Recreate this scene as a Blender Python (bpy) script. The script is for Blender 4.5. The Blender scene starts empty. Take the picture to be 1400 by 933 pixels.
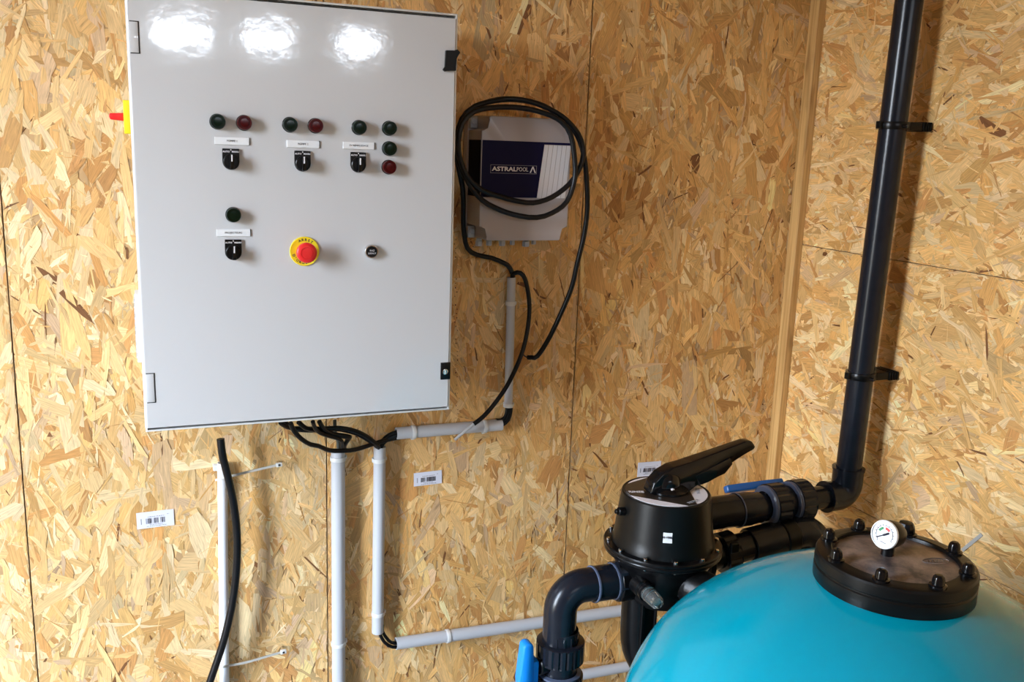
import bpy, bmesh, math, random
import numpy as np
from mathutils import Vector, Matrix
random.seed(7); rng = np.random.default_rng(11)
PI = math.pi
S = bpy.context.scene
col = S.collection

# ---------------------------------------------------------------- camera
cam_data = bpy.data.cameras.new('camera')
cam = bpy.data.objects.new('camera', cam_data); col.objects.link(cam)
cam_data.sensor_width = 36.0; cam_data.sensor_fit = 'HORIZONTAL'
cam_data.lens = 1266.6 / 1400 * 36.0
cam_data.clip_start = 0.05
YAW, PITCH, ROLL = 0.3842, -0.2051, 0.0352
F = Vector((math.sin(YAW)*math.cos(PITCH), math.cos(YAW)*math.cos(PITCH), math.sin(PITCH)))
R0 = Vector((math.cos(YAW), -math.sin(YAW), 0)); U0 = R0.cross(F)
RR = R0*math.cos(ROLL) + U0*math.sin(ROLL); UU = -R0*math.sin(ROLL) + U0*math.cos(ROLL)
m = Matrix((RR, UU, -F)).transposed().to_4x4(); m.translation = Vector((-1.6126, -2.0325, 1.65))
cam.matrix_world = m
S.camera = cam

# ---------------------------------------------------------------- light
S.view_settings.view_transform = 'Standard'; S.view_settings.look = 'None'
S.view_settings.gamma = 1.0; S.view_settings.use_curve_mapping = False
S.view_settings.exposure = 0.56
world = bpy.data.worlds.new('daylight'); S.world = world; world.use_nodes = True
wn = world.node_tree; wn.nodes.clear()
w_out = wn.nodes.new('ShaderNodeOutputWorld'); w_bg = wn.nodes.new('ShaderNodeBackground')
w_tc = wn.nodes.new('ShaderNodeTexCoord'); w_sep = wn.nodes.new('ShaderNodeSeparateXYZ')
w_rmp = wn.nodes.new('ShaderNodeValToRGB')
wn.links.new(w_tc.outputs['Generated'], w_sep.inputs[0])
w_map = wn.nodes.new('ShaderNodeMapRange'); w_map.inputs[1].default_value = -1; w_map.inputs[2].default_value = 1
wn.links.new(w_sep.outputs['Z'], w_map.inputs[0]); wn.links.new(w_map.outputs[0], w_rmp.inputs[0])
e = w_rmp.color_ramp.elements
e[0].position = 0.49; e[0].color = (0.10, 0.10, 0.085, 1)
e[1].position = 0.51; e[1].color = (0.82, 0.90, 1.0, 1)
k = e.new(1.0); k.color = (0.55, 0.74, 1.0, 1)
wn.links.new(w_rmp.outputs[0], w_bg.inputs[0]); w_bg.inputs[1].default_value = 38.0
wn.links.new(w_bg.outputs[0], w_out.inputs[0])

ROOM_L, ROOM_F, ROOM_T, XR = -3.0, -3.9, 2.42, 0.0155    # left, front, ceiling, right wall
DOOR = (-1.32, -0.82, 0.25, 2.36)                          # open door in the left wall: y0, y1, z0, z1
SLOTS = [(-1.49, -1.22), (-1.03, -0.79), (-0.52, -0.30)]  # clerestory openings in the front wall, x ranges
SLOT_Z = (2.150, 2.255)
def portal(name, loc, rot, sx, sy):
    l = bpy.data.lights.new(name, 'AREA'); l.shape = 'RECTANGLE'; l.size = sx; l.size_y = sy
    l.cycles.is_portal = True
    o = bpy.data.objects.new(name, l); col.objects.link(o); o.location = loc; o.rotation_euler = rot
portal('door_daylight', (ROOM_L-0.02, (DOOR[0]+DOOR[1])/2, (DOOR[2]+DOOR[3])/2), (0, -PI/2, 0), DOOR[3]-DOOR[2], DOOR[1]-DOOR[0])
for a, b in SLOTS:
    portal('slot_daylight', ((a+b)/2, ROOM_F-0.02, sum(SLOT_Z)/2), (PI/2, 0, 0), b-a, SLOT_Z[1]-SLOT_Z[0])

# measured centre lines in metres (x right along the back wall, y towards the viewer is negative, z up)
C = {
 'coil': [(-0.7597,-0.03,1.1582),(-0.7534,-0.042,1.1606),(-0.7454,-0.054,1.1665),(-0.7205,-0.066,1.216),(-0.69,-0.078,1.2963),(-0.6792,-0.09,1.3448),(-0.6759,-0.102,1.3943),(-0.6684,-0.114,1.4578),(-0.6691,-0.126,1.5187),(-0.6815,-0.142,1.5825),(-0.6921,-0.142,1.6399),(-0.7106,-0.142,1.6821),(-0.7419,-0.142,1.7151),(-0.7924,-0.142,1.7414),(-0.8411,-0.142,1.7507),(-0.8928,-0.142,1.7497),(-0.9513,-0.142,1.733),(-0.9797,-0.142,1.7049),(-0.9884,-0.142,1.67),(-0.9885,-0.142,1.6352),(-0.9781,-0.142,1.6042),(-0.9596,-0.142,1.5732),(-0.9288,-0.142,1.5386),(-0.8848,-0.142,1.5173),(-0.8455,-0.155,1.5064),(-0.8053,-0.155,1.5033),(-0.7697,-0.155,1.513),(-0.7344,-0.155,1.5389),(-0.7178,-0.155,1.5905),(-0.7225,-0.155,1.6434),(-0.7328,-0.155,1.6833),(-0.7567,-0.155,1.7103),(-0.7974,-0.155,1.7263),(-0.8501,-0.155,1.7344),(-0.9056,-0.155,1.7333),(-0.9556,-0.155,1.7229),(-0.9818,-0.155,1.697),(-0.99,-0.155,1.6584),(-0.9828,-0.147,1.6238),(-0.966,-0.147,1.589),(-0.9312,-0.147,1.56),(-0.8877,-0.147,1.5467),(-0.8568,-0.147,1.539),(-0.8122,-0.147,1.5346),(-0.7677,-0.147,1.5475),(-0.728,-0.147,1.5756),(-0.7057,-0.147,1.6069),(-0.6957,-0.147,1.644),(-0.7109,-0.147,1.6861),(-0.7536,-0.147,1.7225),(-0.8124,-0.147,1.7454),(-0.8648,-0.147,1.7525),(-0.9153,-0.1345,1.7457),(-0.9567,-0.122,1.7217),(-0.9751,-0.1095,1.6861),(-0.9751,-0.097,1.6427),(-0.9644,-0.0845,1.6027),(-0.9511,-0.072,1.566),(-0.9432,-0.0595,1.5241),(-0.9377,-0.047,1.4729),(-0.9232,-0.0345,1.4248),(-0.8956,-0.022,1.4067),(-0.8567,-0.018,1.3984),(-0.8233,-0.018,1.3847),(-0.814,-0.018,1.3787),(-0.8042,-0.018,1.363),(-0.7998,-0.018,1.3455)],
 'loop': [(-0.8025,-0.02,1.3459),(-0.8048,-0.022,1.3573),(-0.796,-0.03,1.3652),(-0.7823,-0.034,1.3585),(-0.7712,-0.036,1.3294),(-0.7636,-0.036,1.2785),(-0.7708,-0.042,1.2185),(-0.789,-0.052,1.1649),(-0.8165,-0.052,1.1044),(-0.8465,-0.05,1.0591),(-0.8798,-0.056,1.0268),(-0.9039,-0.058,1.011)],
 'loop_core': [(-0.9039,-0.058,1.011),(-0.9264,-0.056,0.993),(-0.9489,-0.054,0.9746)],
 'k1': [(-1.3588,-0.13,1.0716),(-1.3492,-0.1192,1.0607),(-1.3354,-0.1084,1.0519),(-1.3129,-0.0976,1.0447),(-1.2686,-0.0868,1.0378),(-1.2232,-0.076,1.0324),(-1.1877,-0.0652,1.0194),(-1.1605,-0.0544,1.0021),(-1.1396,-0.0436,0.9829),(-1.1265,-0.0328,0.9676),(-1.1227,-0.022,0.9541)],
 'k1b': [(-1.3472,-0.12,1.0677),(-1.3376,-0.1097,1.0563),(-1.3216,-0.0994,1.0446),(-1.2862,-0.0891,1.0363),(-1.2543,-0.0788,1.0329),(-1.2217,-0.0685,1.0271),(-1.1862,-0.0582,1.0125),(-1.1612,-0.0479,0.9955),(-1.1405,-0.0376,0.9775),(-1.1275,-0.0273,0.9647),(-1.1238,-0.017,0.9514)],
 'k2': [(-1.3398,-0.14,1.0719),(-1.3303,-0.1289,1.0494),(-1.3143,-0.1178,1.0281),(-1.2937,-0.1067,1.0106),(-1.2748,-0.0956,1.002),(-1.2556,-0.0844,0.9887),(-1.236,-0.0733,0.9799),(-1.1983,-0.0622,0.974),(-1.1733,-0.0511,0.9729),(-1.1433,-0.04,0.9761),(-1.1154,-0.03,0.9788),(-1.0816,-0.022,0.9806),(-1.0728,-0.02,0.981)],
 'k3': [(-1.3204,-0.12,1.0667),(-1.3042,-0.1089,1.0489),(-1.2855,-0.0978,1.0402),(-1.2601,-0.0867,1.0296),(-1.2341,-0.0756,1.0184),(-1.2031,-0.0644,1.0077),(-1.1975,-0.0533,1.001),(-1.2053,-0.0422,0.9846),(-1.2065,-0.0311,0.9718),(-1.2047,-0.02,0.9586)],
 'k4': [(-1.2918,-0.13,1.0685),(-1.2843,-0.1154,1.0481),(-1.2712,-0.1009,1.0326),(-1.2471,-0.0863,1.0182),(-1.2246,-0.0717,1.006),(-1.2155,-0.0571,0.9926),(-1.2122,-0.0426,0.9737),(-1.2093,-0.028,0.9616)],
 'k5': [(-1.2747,-0.11,1.0613),(-1.264,-0.0971,1.041),(-1.2488,-0.0843,1.0268),(-1.2267,-0.0714,1.0142),(-1.2042,-0.0586,1.0048),(-1.2015,-0.0457,0.9936),(-1.2046,-0.0329,0.9769),(-1.2026,-0.02,0.9584)],
 'k6': [(-1.232,-0.06,1.0456),(-1.2296,-0.05,1.0171),(-1.2239,-0.04,1.0019),(-1.2186,-0.03,0.9843),(-1.2163,-0.02,0.9596)],
 'k7': [(-1.1193,-0.018,0.9513),(-1.1199,-0.018,0.9622),(-1.1124,-0.018,0.976),(-1.0984,-0.018,0.9869),(-1.0814,-0.018,0.9927),(-1.0724,-0.018,0.9943)],
 'k8': [(-1.1185,-0.026,0.9538),(-1.1186,-0.026,0.9647),(-1.1097,-0.026,0.9759),(-1.098,-0.026,0.9833),(-1.0828,-0.026,0.988),(-1.0745,-0.026,0.9892)],
 'e0': [(-0.833,-0.02,1.0035),(-0.8209,-0.02,1.0029),(-0.8104,-0.02,1.0097),(-0.8063,-0.02,1.0224),(-0.8057,-0.02,1.0323)],
 'e1': [(-0.8307,-0.02,0.9967),(-0.8178,-0.02,0.9966),(-0.8051,-0.02,1.0057),(-0.8005,-0.02,1.0219),(-0.7999,-0.02,1.0319)],
 'e2': [(-0.8288,-0.02,0.9904),(-0.8153,-0.02,0.9909),(-0.801,-0.02,1.0021),(-0.7959,-0.02,1.0216),(-0.7953,-0.02,1.0316)],
 'f0': [(-1.1184,-0.022,0.5115),(-1.1183,-0.022,0.4902),(-1.1055,-0.022,0.4627),(-1.0872,-0.022,0.4477),(-1.0651,-0.022,0.4437)],
 'f1': [(-1.1102,-0.018,0.508),(-1.1101,-0.018,0.4906),(-1.0954,-0.018,0.4646),(-1.0807,-0.018,0.4541),(-1.0604,-0.018,0.4525)],
 'thick': [(-1.4744,-0.055,1.0228),(-1.4733,-0.056,1.0038),(-1.4707,-0.056,0.9795),(-1.4628,-0.055,0.9419),(-1.4527,-0.05,0.8837),(-1.4463,-0.048,0.8198),(-1.4461,-0.048,0.7565),(-1.4519,-0.048,0.6868),(-1.4623,-0.05,0.6246),(-1.4774,-0.052,0.5628),(-1.4952,-0.054,0.5078),(-1.5135,-0.056,0.4573),(-1.5357,-0.056,0.3903)],
 'tie1': [(-1.486,-0.018,0.9176),(-1.4656,-0.034,0.9279),(-1.4502,-0.034,0.9301),(-1.4001,-0.03,0.9367),(-1.3555,-0.027,0.9423)],
 'tie2': [(-1.4929,-0.018,0.4658),(-1.4732,-0.034,0.4768),(-1.4314,-0.034,0.478),(-1.3851,-0.03,0.4819),(-1.3533,-0.027,0.4846)],
 'handle': [(-0.7014,-0.52,0.9919),(-0.6947,-0.52,1.0142),(-0.6777,-0.52,1.0309),(-0.6534,-0.52,1.0423),(-0.6116,-0.52,1.049),(-0.4817,-0.52,1.0839),(-0.467,-0.52,1.0811),(-0.456,-0.52,1.0628),(-0.4589,-0.52,1.0551),(-0.523,-0.52,1.0327),(-0.5527,-0.52,1.0104),(-0.5987,-0.52,0.9995),(-0.6226,-0.52,0.9771),(-0.665,-0.52,0.9755)],
 'tape': [(0.0125,-0.6628,0.8276),(0.0125,-0.7052,0.8826),(0.0125,-0.699,0.8866),(0.0125,-0.6563,0.8315)],
 'c1clip': [(-1.2173,-0.02,0.9431),(-1.2173,-0.02,0.4797)],
 'c2clip': [(-1.122,-0.02,0.9305),(-1.1217,-0.02,0.5418)],
 'c3clip': [(-0.806,-0.02,1.29),(-0.8026,-0.02,1.0399)],
 'h1clip': [(-1.0402,-0.02,0.9911),(-0.8634,-0.02,0.9911)],
 'h2clip': [(-0.9443,-0.02,0.4488),(-0.9366,-0.02,0.4475)],
 'whiteclip': [(-1.4729,-0.02,0.9523)],
 'vsticker': [(-0.7049,-0.61,0.9473)],
 'knobL': [(-0.7763,-0.52,0.9621)],
 'stamp': [(-0.9227,0.0,1.4018),(-0.9138,0.0,1.1932),(-0.9159,0.0,0.9765)],
}
# ---------------------------------------------------------------- helpers
def new_mat(name, color, rough=0.5, metal=0.0, spec=0.5, noise=0.0, nscale=40.0, bump=0.0, bscale=300.0, dark=0.7, coat=0.0, trans=0.0, alpha=1.0, ior=1.5):
    mt = bpy.data.materials.new(name); mt.use_nodes = True; nt = mt.node_tree
    p = nt.nodes['Principled BSDF']
    p.inputs['Base Color'].default_value = (*color, 1); p.inputs['Roughness'].default_value = rough
    p.inputs['Metallic'].default_value = metal; p.inputs['Specular IOR Level'].default_value = spec
    p.inputs['Coat Weight'].default_value = coat; p.inputs['Transmission Weight'].default_value = trans
    p.inputs['IOR'].default_value = ior
    tc = nt.nodes.new('ShaderNodeTexCoord')
    if noise:
        n = nt.nodes.new('ShaderNodeTexNoise'); n.inputs['Scale'].default_value = nscale; n.inputs['Detail'].default_value = 5
        nt.links.new(tc.outputs['Object'], n.inputs['Vector'])
        mx = nt.nodes.new('ShaderNodeMix'); mx.data_type = 'RGBA'
        mx.inputs[6].default_value = (*[c*dark for c in color], 1); mx.inputs[7].default_value = (*[min(1, c*(2-dark)) for c in color], 1)
        mr = nt.nodes.new('ShaderNodeMapRange'); mr.inputs[1].default_value = .5-.5*noise; mr.inputs[2].default_value = .5+.5*noise
        nt.links.new(n.outputs[0], mr.inputs[0]); nt.links.new(mr.outputs[0], mx.inputs[0]); nt.links.new(mx.outputs[2], p.inputs['Base Color'])
    if bump:
        n = nt.nodes.new('ShaderNodeTexNoise'); n.inputs['Scale'].default_value = bscale; n.inputs['Detail'].default_value = 3
        nt.links.new(tc.outputs['Object'], n.inputs['Vector'])
        b = nt.nodes.new('ShaderNodeBump'); b.inputs['Strength'].default_value = bump; b.inputs['Distance'].default_value = 0.001
        nt.links.new(n.outputs[0], b.inputs['Height']); nt.links.new(b.outputs[0], p.inputs['Normal'])
    return mt

M = {}
M['cabinet'] = new_mat('light_grey_enamel', (0.565, 0.565, 0.57), 0.085, bump=0.32, bscale=22, spec=0.6)
M['cabinet_side'] = new_mat('light_grey_enamel_body', (0.66, 0.66, 0.64), 0.3)
M['seal_gap'] = new_mat('dark_seal_and_shadow_gap', (0.02, 0.02, 0.02), 0.7)  # also colours the painted shadow gap round the hinge covers
M['black'] = new_mat('black_plastic', (0.0035, 0.0035, 0.004), 0.28, spec=0.25, noise=0.4, nscale=60)
M['black_gloss'] = new_mat('black_gloss_plastic', (0.004, 0.004, 0.0045), 0.14, spec=0.4)
M['black_matt'] = new_mat('black_matt_plastic', (0.0035, 0.0035, 0.0035), 0.34, bump=0.12, bscale=500, spec=0.25)
M['rubber'] = new_mat('black_cable_sheath', (0.004, 0.004, 0.005), 0.36, spec=0.3, noise=0.4, nscale=90)
M['rubber_grey'] = new_mat('grey_green_cable_sheath', (0.08, 0.085, 0.075), 0.5)
M['core'] = new_mat('grey_cable_core', (0.42, 0.42, 0.43), 0.5)
M['upvc'] = new_mat('dark_grey_upvc', (0.009, 0.011, 0.017), 0.24, spec=0.3, noise=0.4, nscale=30, dark=0.85)
M['upvc_edge'] = new_mat('lighter_grey_upvc_edge', (0.09, 0.11, 0.17), 0.25)  # lighter, bluer grey for rims and lips
M['green'] = new_mat('dark_green_lens', (0.0006, 0.008, 0.003), 0.2, spec=0.25)
M['green_edge'] = new_mat('green_lens_rim', (0.004, 0.030, 0.014), 0.3)
M['red_lens'] = new_mat('dark_red_lens', (0.05, 0.001, 0.002), 0.2, spec=0.25)
M['red'] = new_mat('red_plastic', (0.72, 0.02, 0.02), 0.32)
M['yellow'] = new_mat('yellow_plastic', (0.85, 0.66, 0.02), 0.38)
M['white'] = new_mat('white_plastic', (0.75, 0.76, 0.77), 0.4)
M['conduit'] = new_mat('light_grey_conduit', (0.50, 0.51, 0.54), 0.34)
M['conduit_pale'] = new_mat('white_conduit', (0.72, 0.73, 0.75), 0.35)
M['clip'] = new_mat('pale_grey_clip', (0.66, 0.66, 0.65), 0.4)
M['tie'] = new_mat('translucent_nylon', (0.50, 0.48, 0.44), 0.4)
M['steel'] = new_mat('bright_steel', (0.72, 0.72, 0.72), 0.22, metal=1)
M['box_grey'] = new_mat('warm_grey_abs', (0.40, 0.36, 0.36), 0.28)
M['gland'] = new_mat('blue_grey_gland', (0.42, 0.44, 0.48), 0.4)
M['navy'] = new_mat('navy_print', (0.003, 0.003, 0.034), 0.3, spec=0.12)
M['print_dark'] = new_mat('near_black_print', (0.003, 0.003, 0.012), 0.6, spec=0.05)
M['print_white'] = new_mat('white_print', (0.72, 0.70, 0.72), 0.35)
M['ink'] = new_mat('black_ink', (0.015, 0.015, 0.03), 0.6)
M['ink_grey'] = new_mat('grey_ink', (0.30, 0.30, 0.32), 0.6)
M['ink_brown'] = new_mat('brown_ink', (0.12, 0.045, 0.03), 0.8)
M['paper'] = new_mat('white_sticker_paper', (0.70, 0.71, 0.80), 0.5)
M['blue'] = new_mat('blue_handle_plastic', (0.005, 0.24, 0.78), 0.35)
M['blue_shaded'] = new_mat('blue_handle_shaded', (0.008, 0.10, 0.33), 0.35)  # darker copy of the handle blue, shade put into the colour
M['blue_shaded'].name = 'blue_handle_plastic_shaded'
M['dial'] = new_mat('dial_face', (0.82, 0.85, 0.88), 0.3)
M['dial_green'] = new_mat('dial_green', (0.02, 0.25, 0.08), 0.5)
M['tape'] = new_mat('grey_tape', (0.42, 0.40, 0.37), 0.6)
M['label_white'] = new_mat('label_white', (0.88, 0.86, 0.90), 0.3)
M['label_brown'] = new_mat('brown_black_label', (0.030, 0.022, 0.016), 0.3)
M['clear'] = new_mat('clear_sight_glass', (0.9, 0.95, 0.95), 0.05, trans=0.95)
M['floor'] = new_mat('concrete', (0.22, 0.21, 0.20), 0.8, noise=0.6, nscale=6, bump=0.4, bscale=120)
M['osb_plain'] = new_mat('plain_board', (0.50, 0.31, 0.14), 0.7, noise=0.6, nscale=14, dark=0.75)
M['osb_dark'] = new_mat('board_edge', (0.16, 0.09, 0.04), 0.8)

# dusty lid
mt = M['lid_dust'] = new_mat('dusty_brown_lid', (0.085, 0.062, 0.050), 0.38, spec=0.6)
nt = mt.node_tree; p = nt.nodes['Principled BSDF']; tc = nt.nodes.new('ShaderNodeTexCoord')
n1 = nt.nodes.new('ShaderNodeTexNoise'); n1.inputs['Scale'].default_value = 22; n1.inputs['Detail'].default_value = 8; n1.inputs['Roughness'].default_value = 0.7
rp = nt.nodes.new('ShaderNodeValToRGB'); rp.color_ramp.elements[0].position = 0.38; rp.color_ramp.elements[0].color = (0.045, 0.038, 0.040, 1)
rp.color_ramp.elements[1].position = 0.66; rp.color_ramp.elements[1].color = (0.30, 0.215, 0.17, 1)
nt.links.new(tc.outputs['Object'], n1.inputs['Vector']); nt.links.new(n1.outputs[0], rp.inputs[0]); nt.links.new(rp.outputs[0], p.inputs['Base Color'])

# turquoise filter shell: glossy gelcoat, faint brush marks
M['tank'] = new_mat('turquoise_gelcoat', (0.0, 0.27, 0.38), 0.13, spec=0.5, noise=0.6, nscale=5, dark=0.93, bump=0.12, bscale=9)

# pine
mt = M['pine'] = new_mat('pine', (0.62, 0.40, 0.17), 0.55)
nt = mt.node_tree; p = nt.nodes['Principled BSDF']; tc = nt.nodes.new('ShaderNodeTexCoord')
mp = nt.nodes.new('ShaderNodeMapping'); mp.inputs['Scale'].default_value = (160, 160, 4)
n1 = nt.nodes.new('ShaderNodeTexNoise'); n1.inputs['Scale'].default_value = 1; n1.inputs['Detail'].default_value = 4
rp = nt.nodes.new('ShaderNodeValToRGB'); rp.color_ramp.elements[0].position = 0.35; rp.color_ramp.elements[0].color = (0.46, 0.25, 0.08, 1)
rp.color_ramp.elements[1].position = 0.7; rp.color_ramp.elements[1].color = (0.68, 0.42, 0.16, 1)
n2 = nt.nodes.new('ShaderNodeTexNoise'); n2.inputs['Scale'].default_value = 3.1; n2.inputs['Detail'].default_value = 2
mp2 = nt.nodes.new('ShaderNodeMapping'); mp2.inputs['Scale'].default_value = (6, 6, 1.4); mp2.inputs['Location'].default_value = (0.3, 0.1, 0.2)
rp2 = nt.nodes.new('ShaderNodeValToRGB'); rp2.color_ramp.elements[0].position = 0.58; rp2.color_ramp.elements[0].color = (1, 1, 1, 1)
rp2.color_ramp.elements[1].position = 0.68; rp2.color_ramp.elements[1].color = (0.35, 0.28, 0.22, 1)
mx = nt.nodes.new('ShaderNodeMix'); mx.data_type = 'RGBA'; mx.blend_type = 'MULTIPLY'; mx.inputs[0].default_value = 1
L_ = nt.links.new
L_(tc.outputs['Object'], mp.inputs[0]); L_(mp.outputs[0], n1.inputs[0]); L_(n1.outputs[0], rp.inputs[0])
L_(tc.outputs['Object'], mp2.inputs[0]); L_(mp2.outputs[0], n2.inputs[0]); L_(n2.outputs[0], rp2.inputs[0])
L_(rp.outputs[0], mx.inputs[6]); L_(rp2.outputs[0], mx.inputs[7]); L_(mx.outputs[2], p.inputs['Base Color'])

# wood strands: a colour per strand, fine grain along the strand
mt = M['strand'] = new_mat('wood_strand', (0.7, 0.5, 0.27), 0.55, spec=0.35)
nt = mt.node_tree; p = nt.nodes['Principled BSDF']
at = nt.nodes.new('ShaderNodeAttribute'); at.attribute_name = 'tone'
uv = nt.nodes.new('ShaderNodeUVMap'); uv.uv_map = 'grain'
mp = nt.nodes.new('ShaderNodeMapping'); mp.inputs['Scale'].default_value = (22, 420, 1)
n1 = nt.nodes.new('ShaderNodeTexNoise'); n1.inputs['Scale'].default_value = 1; n1.inputs['Detail'].default_value = 4; n1.inputs['Roughness'].default_value = 0.65
mr = nt.nodes.new('ShaderNodeMapRange'); mr.inputs[1].default_value = 0.28; mr.inputs[2].default_value = 0.72; mr.inputs[3].default_value = 0.66; mr.inputs[4].default_value = 1.20
mp3 = nt.nodes.new('ShaderNodeMapping'); mp3.inputs['Scale'].default_value = (30, 90, 1)
n3 = nt.nodes.new('ShaderNodeTexNoise'); n3.inputs['Scale'].default_value = 1; n3.inputs['Detail'].default_value = 3
mr3 = nt.nodes.new('ShaderNodeMapRange'); mr3.inputs[1].default_value = 0.62; mr3.inputs[2].default_value = 0.78; mr3.inputs[3].default_value = 1.0; mr3.inputs[4].default_value = 0.62
m1 = nt.nodes.new('ShaderNodeVectorMath'); m1.operation = 'SCALE'; m2 = nt.nodes.new('ShaderNodeVectorMath'); m2.operation = 'SCALE'
bp_ = nt.nodes.new('ShaderNodeBump'); bp_.inputs['Strength'].default_value = 0.5; bp_.inputs['Distance'].default_value = 0.0006
L_ = nt.links.new
L_(uv.outputs[0], mp.inputs[0]); L_(mp.outputs[0], n1.inputs[0]); L_(n1.outputs[0], mr.inputs[0])
L_(uv.outputs[0], mp3.inputs[0]); L_(mp3.outputs[0], n3.inputs[0]); L_(n3.outputs[0], mr3.inputs[0])
L_(at.outputs['Color'], m1.inputs[0]); L_(mr.outputs[0], m1.inputs['Scale']); L_(m1.outputs[0], m2.inputs[0]); L_(mr3.outputs[0], m2.inputs['Scale'])
L_(m2.outputs[0], p.inputs['Base Color']); L_(n1.outputs[0], bp_.inputs['Height']); L_(bp_.outputs[0], p.inputs['Normal'])

def tag(o, label=None, cat=None, group=None, kind=None):
    if label: o['label'] = label
    if cat: o['category'] = cat
    if group: o['group'] = group
    if kind: o['kind'] = kind
    return o
ROOTS = {}
def thing(name, loc, label, cat, group=None):
    o = bpy.data.objects.new(name, None); col.objects.link(o); o.location = loc; o.empty_display_size = 0.05
    return tag(o, label, cat, group)
def world_loc(o):
    v = Vector(o.location); q = o.parent
    while q: v = v + Vector(q.location); q = q.parent
    return v
def link_mesh(name, me, mat, parent=None, smooth=30, label=None, kind=None):
    for p_ in me.polygons: p_.use_smooth = True
    me.set_sharp_from_angle(angle=math.radians(smooth))
    n = len(me.vertices); a = np.empty(n*3, 'f'); me.vertices.foreach_get('co', a); a = a.reshape(-1, 3)
    c0 = (a.min(0)+a.max(0))/2; c0[2] = a[:, 2].min()
    a -= c0; me.vertices.foreach_set('co', a.ravel()); me.update()
    o = bpy.data.objects.new(name, me); col.objects.link(o)
    if mat is not None: me.materials.clear(); me.materials.append(mat)
    w = Vector([float(v) for v in c0])
    if parent is not None:
        o.parent = parent; o.location = w - world_loc(parent)
    else: o.location = w
    if label: o['label'] = label
    if kind: o['kind'] = kind
    return o
def obj(name, bm, mat, parent=None, smooth=30, label=None, kind=None):
    bmesh.ops.recalc_face_normals(bm, faces=bm.faces)
    me = bpy.data.meshes.new(name); bm.to_mesh(me); bm.free()
    return link_mesh(name, me, mat, parent, smooth, label, kind)
def B(): return bmesh.new()
def box(bm, x0, x1, y0, y1, z0, z1, bev=0.0, seg=2, mat4=None):
    g = bmesh.ops.create_cube(bm, size=1.0)['verts']
    for v in g: v.co = Vector(((x0+x1)/2 + v.co.x*(x1-x0), (y0+y1)/2 + v.co.y*(y1-y0), (z0+z1)/2 + v.co.z*(z1-z0)))
    if bev:
        es = list({e for v in g for e in v.link_edges})
        r_ = bmesh.ops.bevel(bm, geom=es, offset=bev, segments=seg, affect='EDGES', profile=0.5)
        g = list({v for f in r_['faces'] for v in f.verts} | {v for v in g if v.is_valid})
    if mat4 is not None:
        vs = set(g)
        for v in vs: v.co = mat4 @ v.co
    return g
def frame(axis, up=(0, 0, 1)):
    a = Vector(axis).normalized(); u = Vector(up)
    if abs(a.dot(u)) > 0.98: u = Vector((0, 1, 0))
    x = u.cross(a).normalized(); y = a.cross(x)
    return Matrix((x, y, a)).transposed()
def lathe(bm, prof, loc=(0, 0, 0), axis=(0, 0, 1), seg=32, ribs=0, rib_rows=(), rib_d=0.0):
    """prof: list of (radius, height) along axis; closes with caps when radius 0"""
    Mx = frame(axis); loc = Vector(loc); rings = []
    for i, (r, h) in enumerate(prof):
        if r <= 1e-6: rings.append([bm.verts.new(loc + Mx @ Vector((0, 0, h)))])
        else:
            row = []
            for k in range(seg):
                rr = r
                if ribs and i in rib_rows and (k*ribs//seg) != ((k+1)*ribs//seg) : rr = r - rib_d
                t = 2*PI*k/seg
                row.append(bm.verts.new(loc + Mx @ Vector((rr*math.cos(t), rr*math.sin(t), h))))
            rings.append(row)
    for a, b in zip(rings, rings[1:]):
        if len(a) == 1 and len(b) == 1: continue
        if len(a) == 1: [bm.faces.new((a[0], b[k], b[(k+1) % seg])) for k in range(seg)]
        elif len(b) == 1: [bm.faces.new((a[k], a[(k+1) % seg], b[0])) for k in range(seg)]
        else: [bm.faces.new((a[k], a[(k+1) % seg], b[(k+1) % seg], b[k])) for k in range(seg)]
def cyl(bm, r, h0, h1, loc=(0, 0, 0), axis=(0, 0, 1), seg=24, bev=0.001, r1=None):
    r1 = r if r1 is None else r1
    lathe(bm, [(0, h0), (r-bev, h0), (r, h0+bev), (r1, h1-bev), (r1-bev, h1), (0, h1)], loc, axis, seg)
def smooth_path(pts, step=0.012):
    P_ = [Vector(p_) for p_ in pts]
    if len(P_) == 2: return P_
    P_ = [P_[0]*2-P_[1]] + P_ + [P_[-1]*2-P_[-2]]; out = []
    for i in range(1, len(P_)-2):
        a, b, c, d = P_[i-1:i+3]; n = max(2, int((c-b).length/step))
        for k in range(n):
            t = k/n
            out.append(0.5*((2*b) + (c-a)*t + (2*a-5*b+4*c-d)*t*t + (3*b-a-3*c+d)*t**3))
    out.append(P_[-2]); return out
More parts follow.
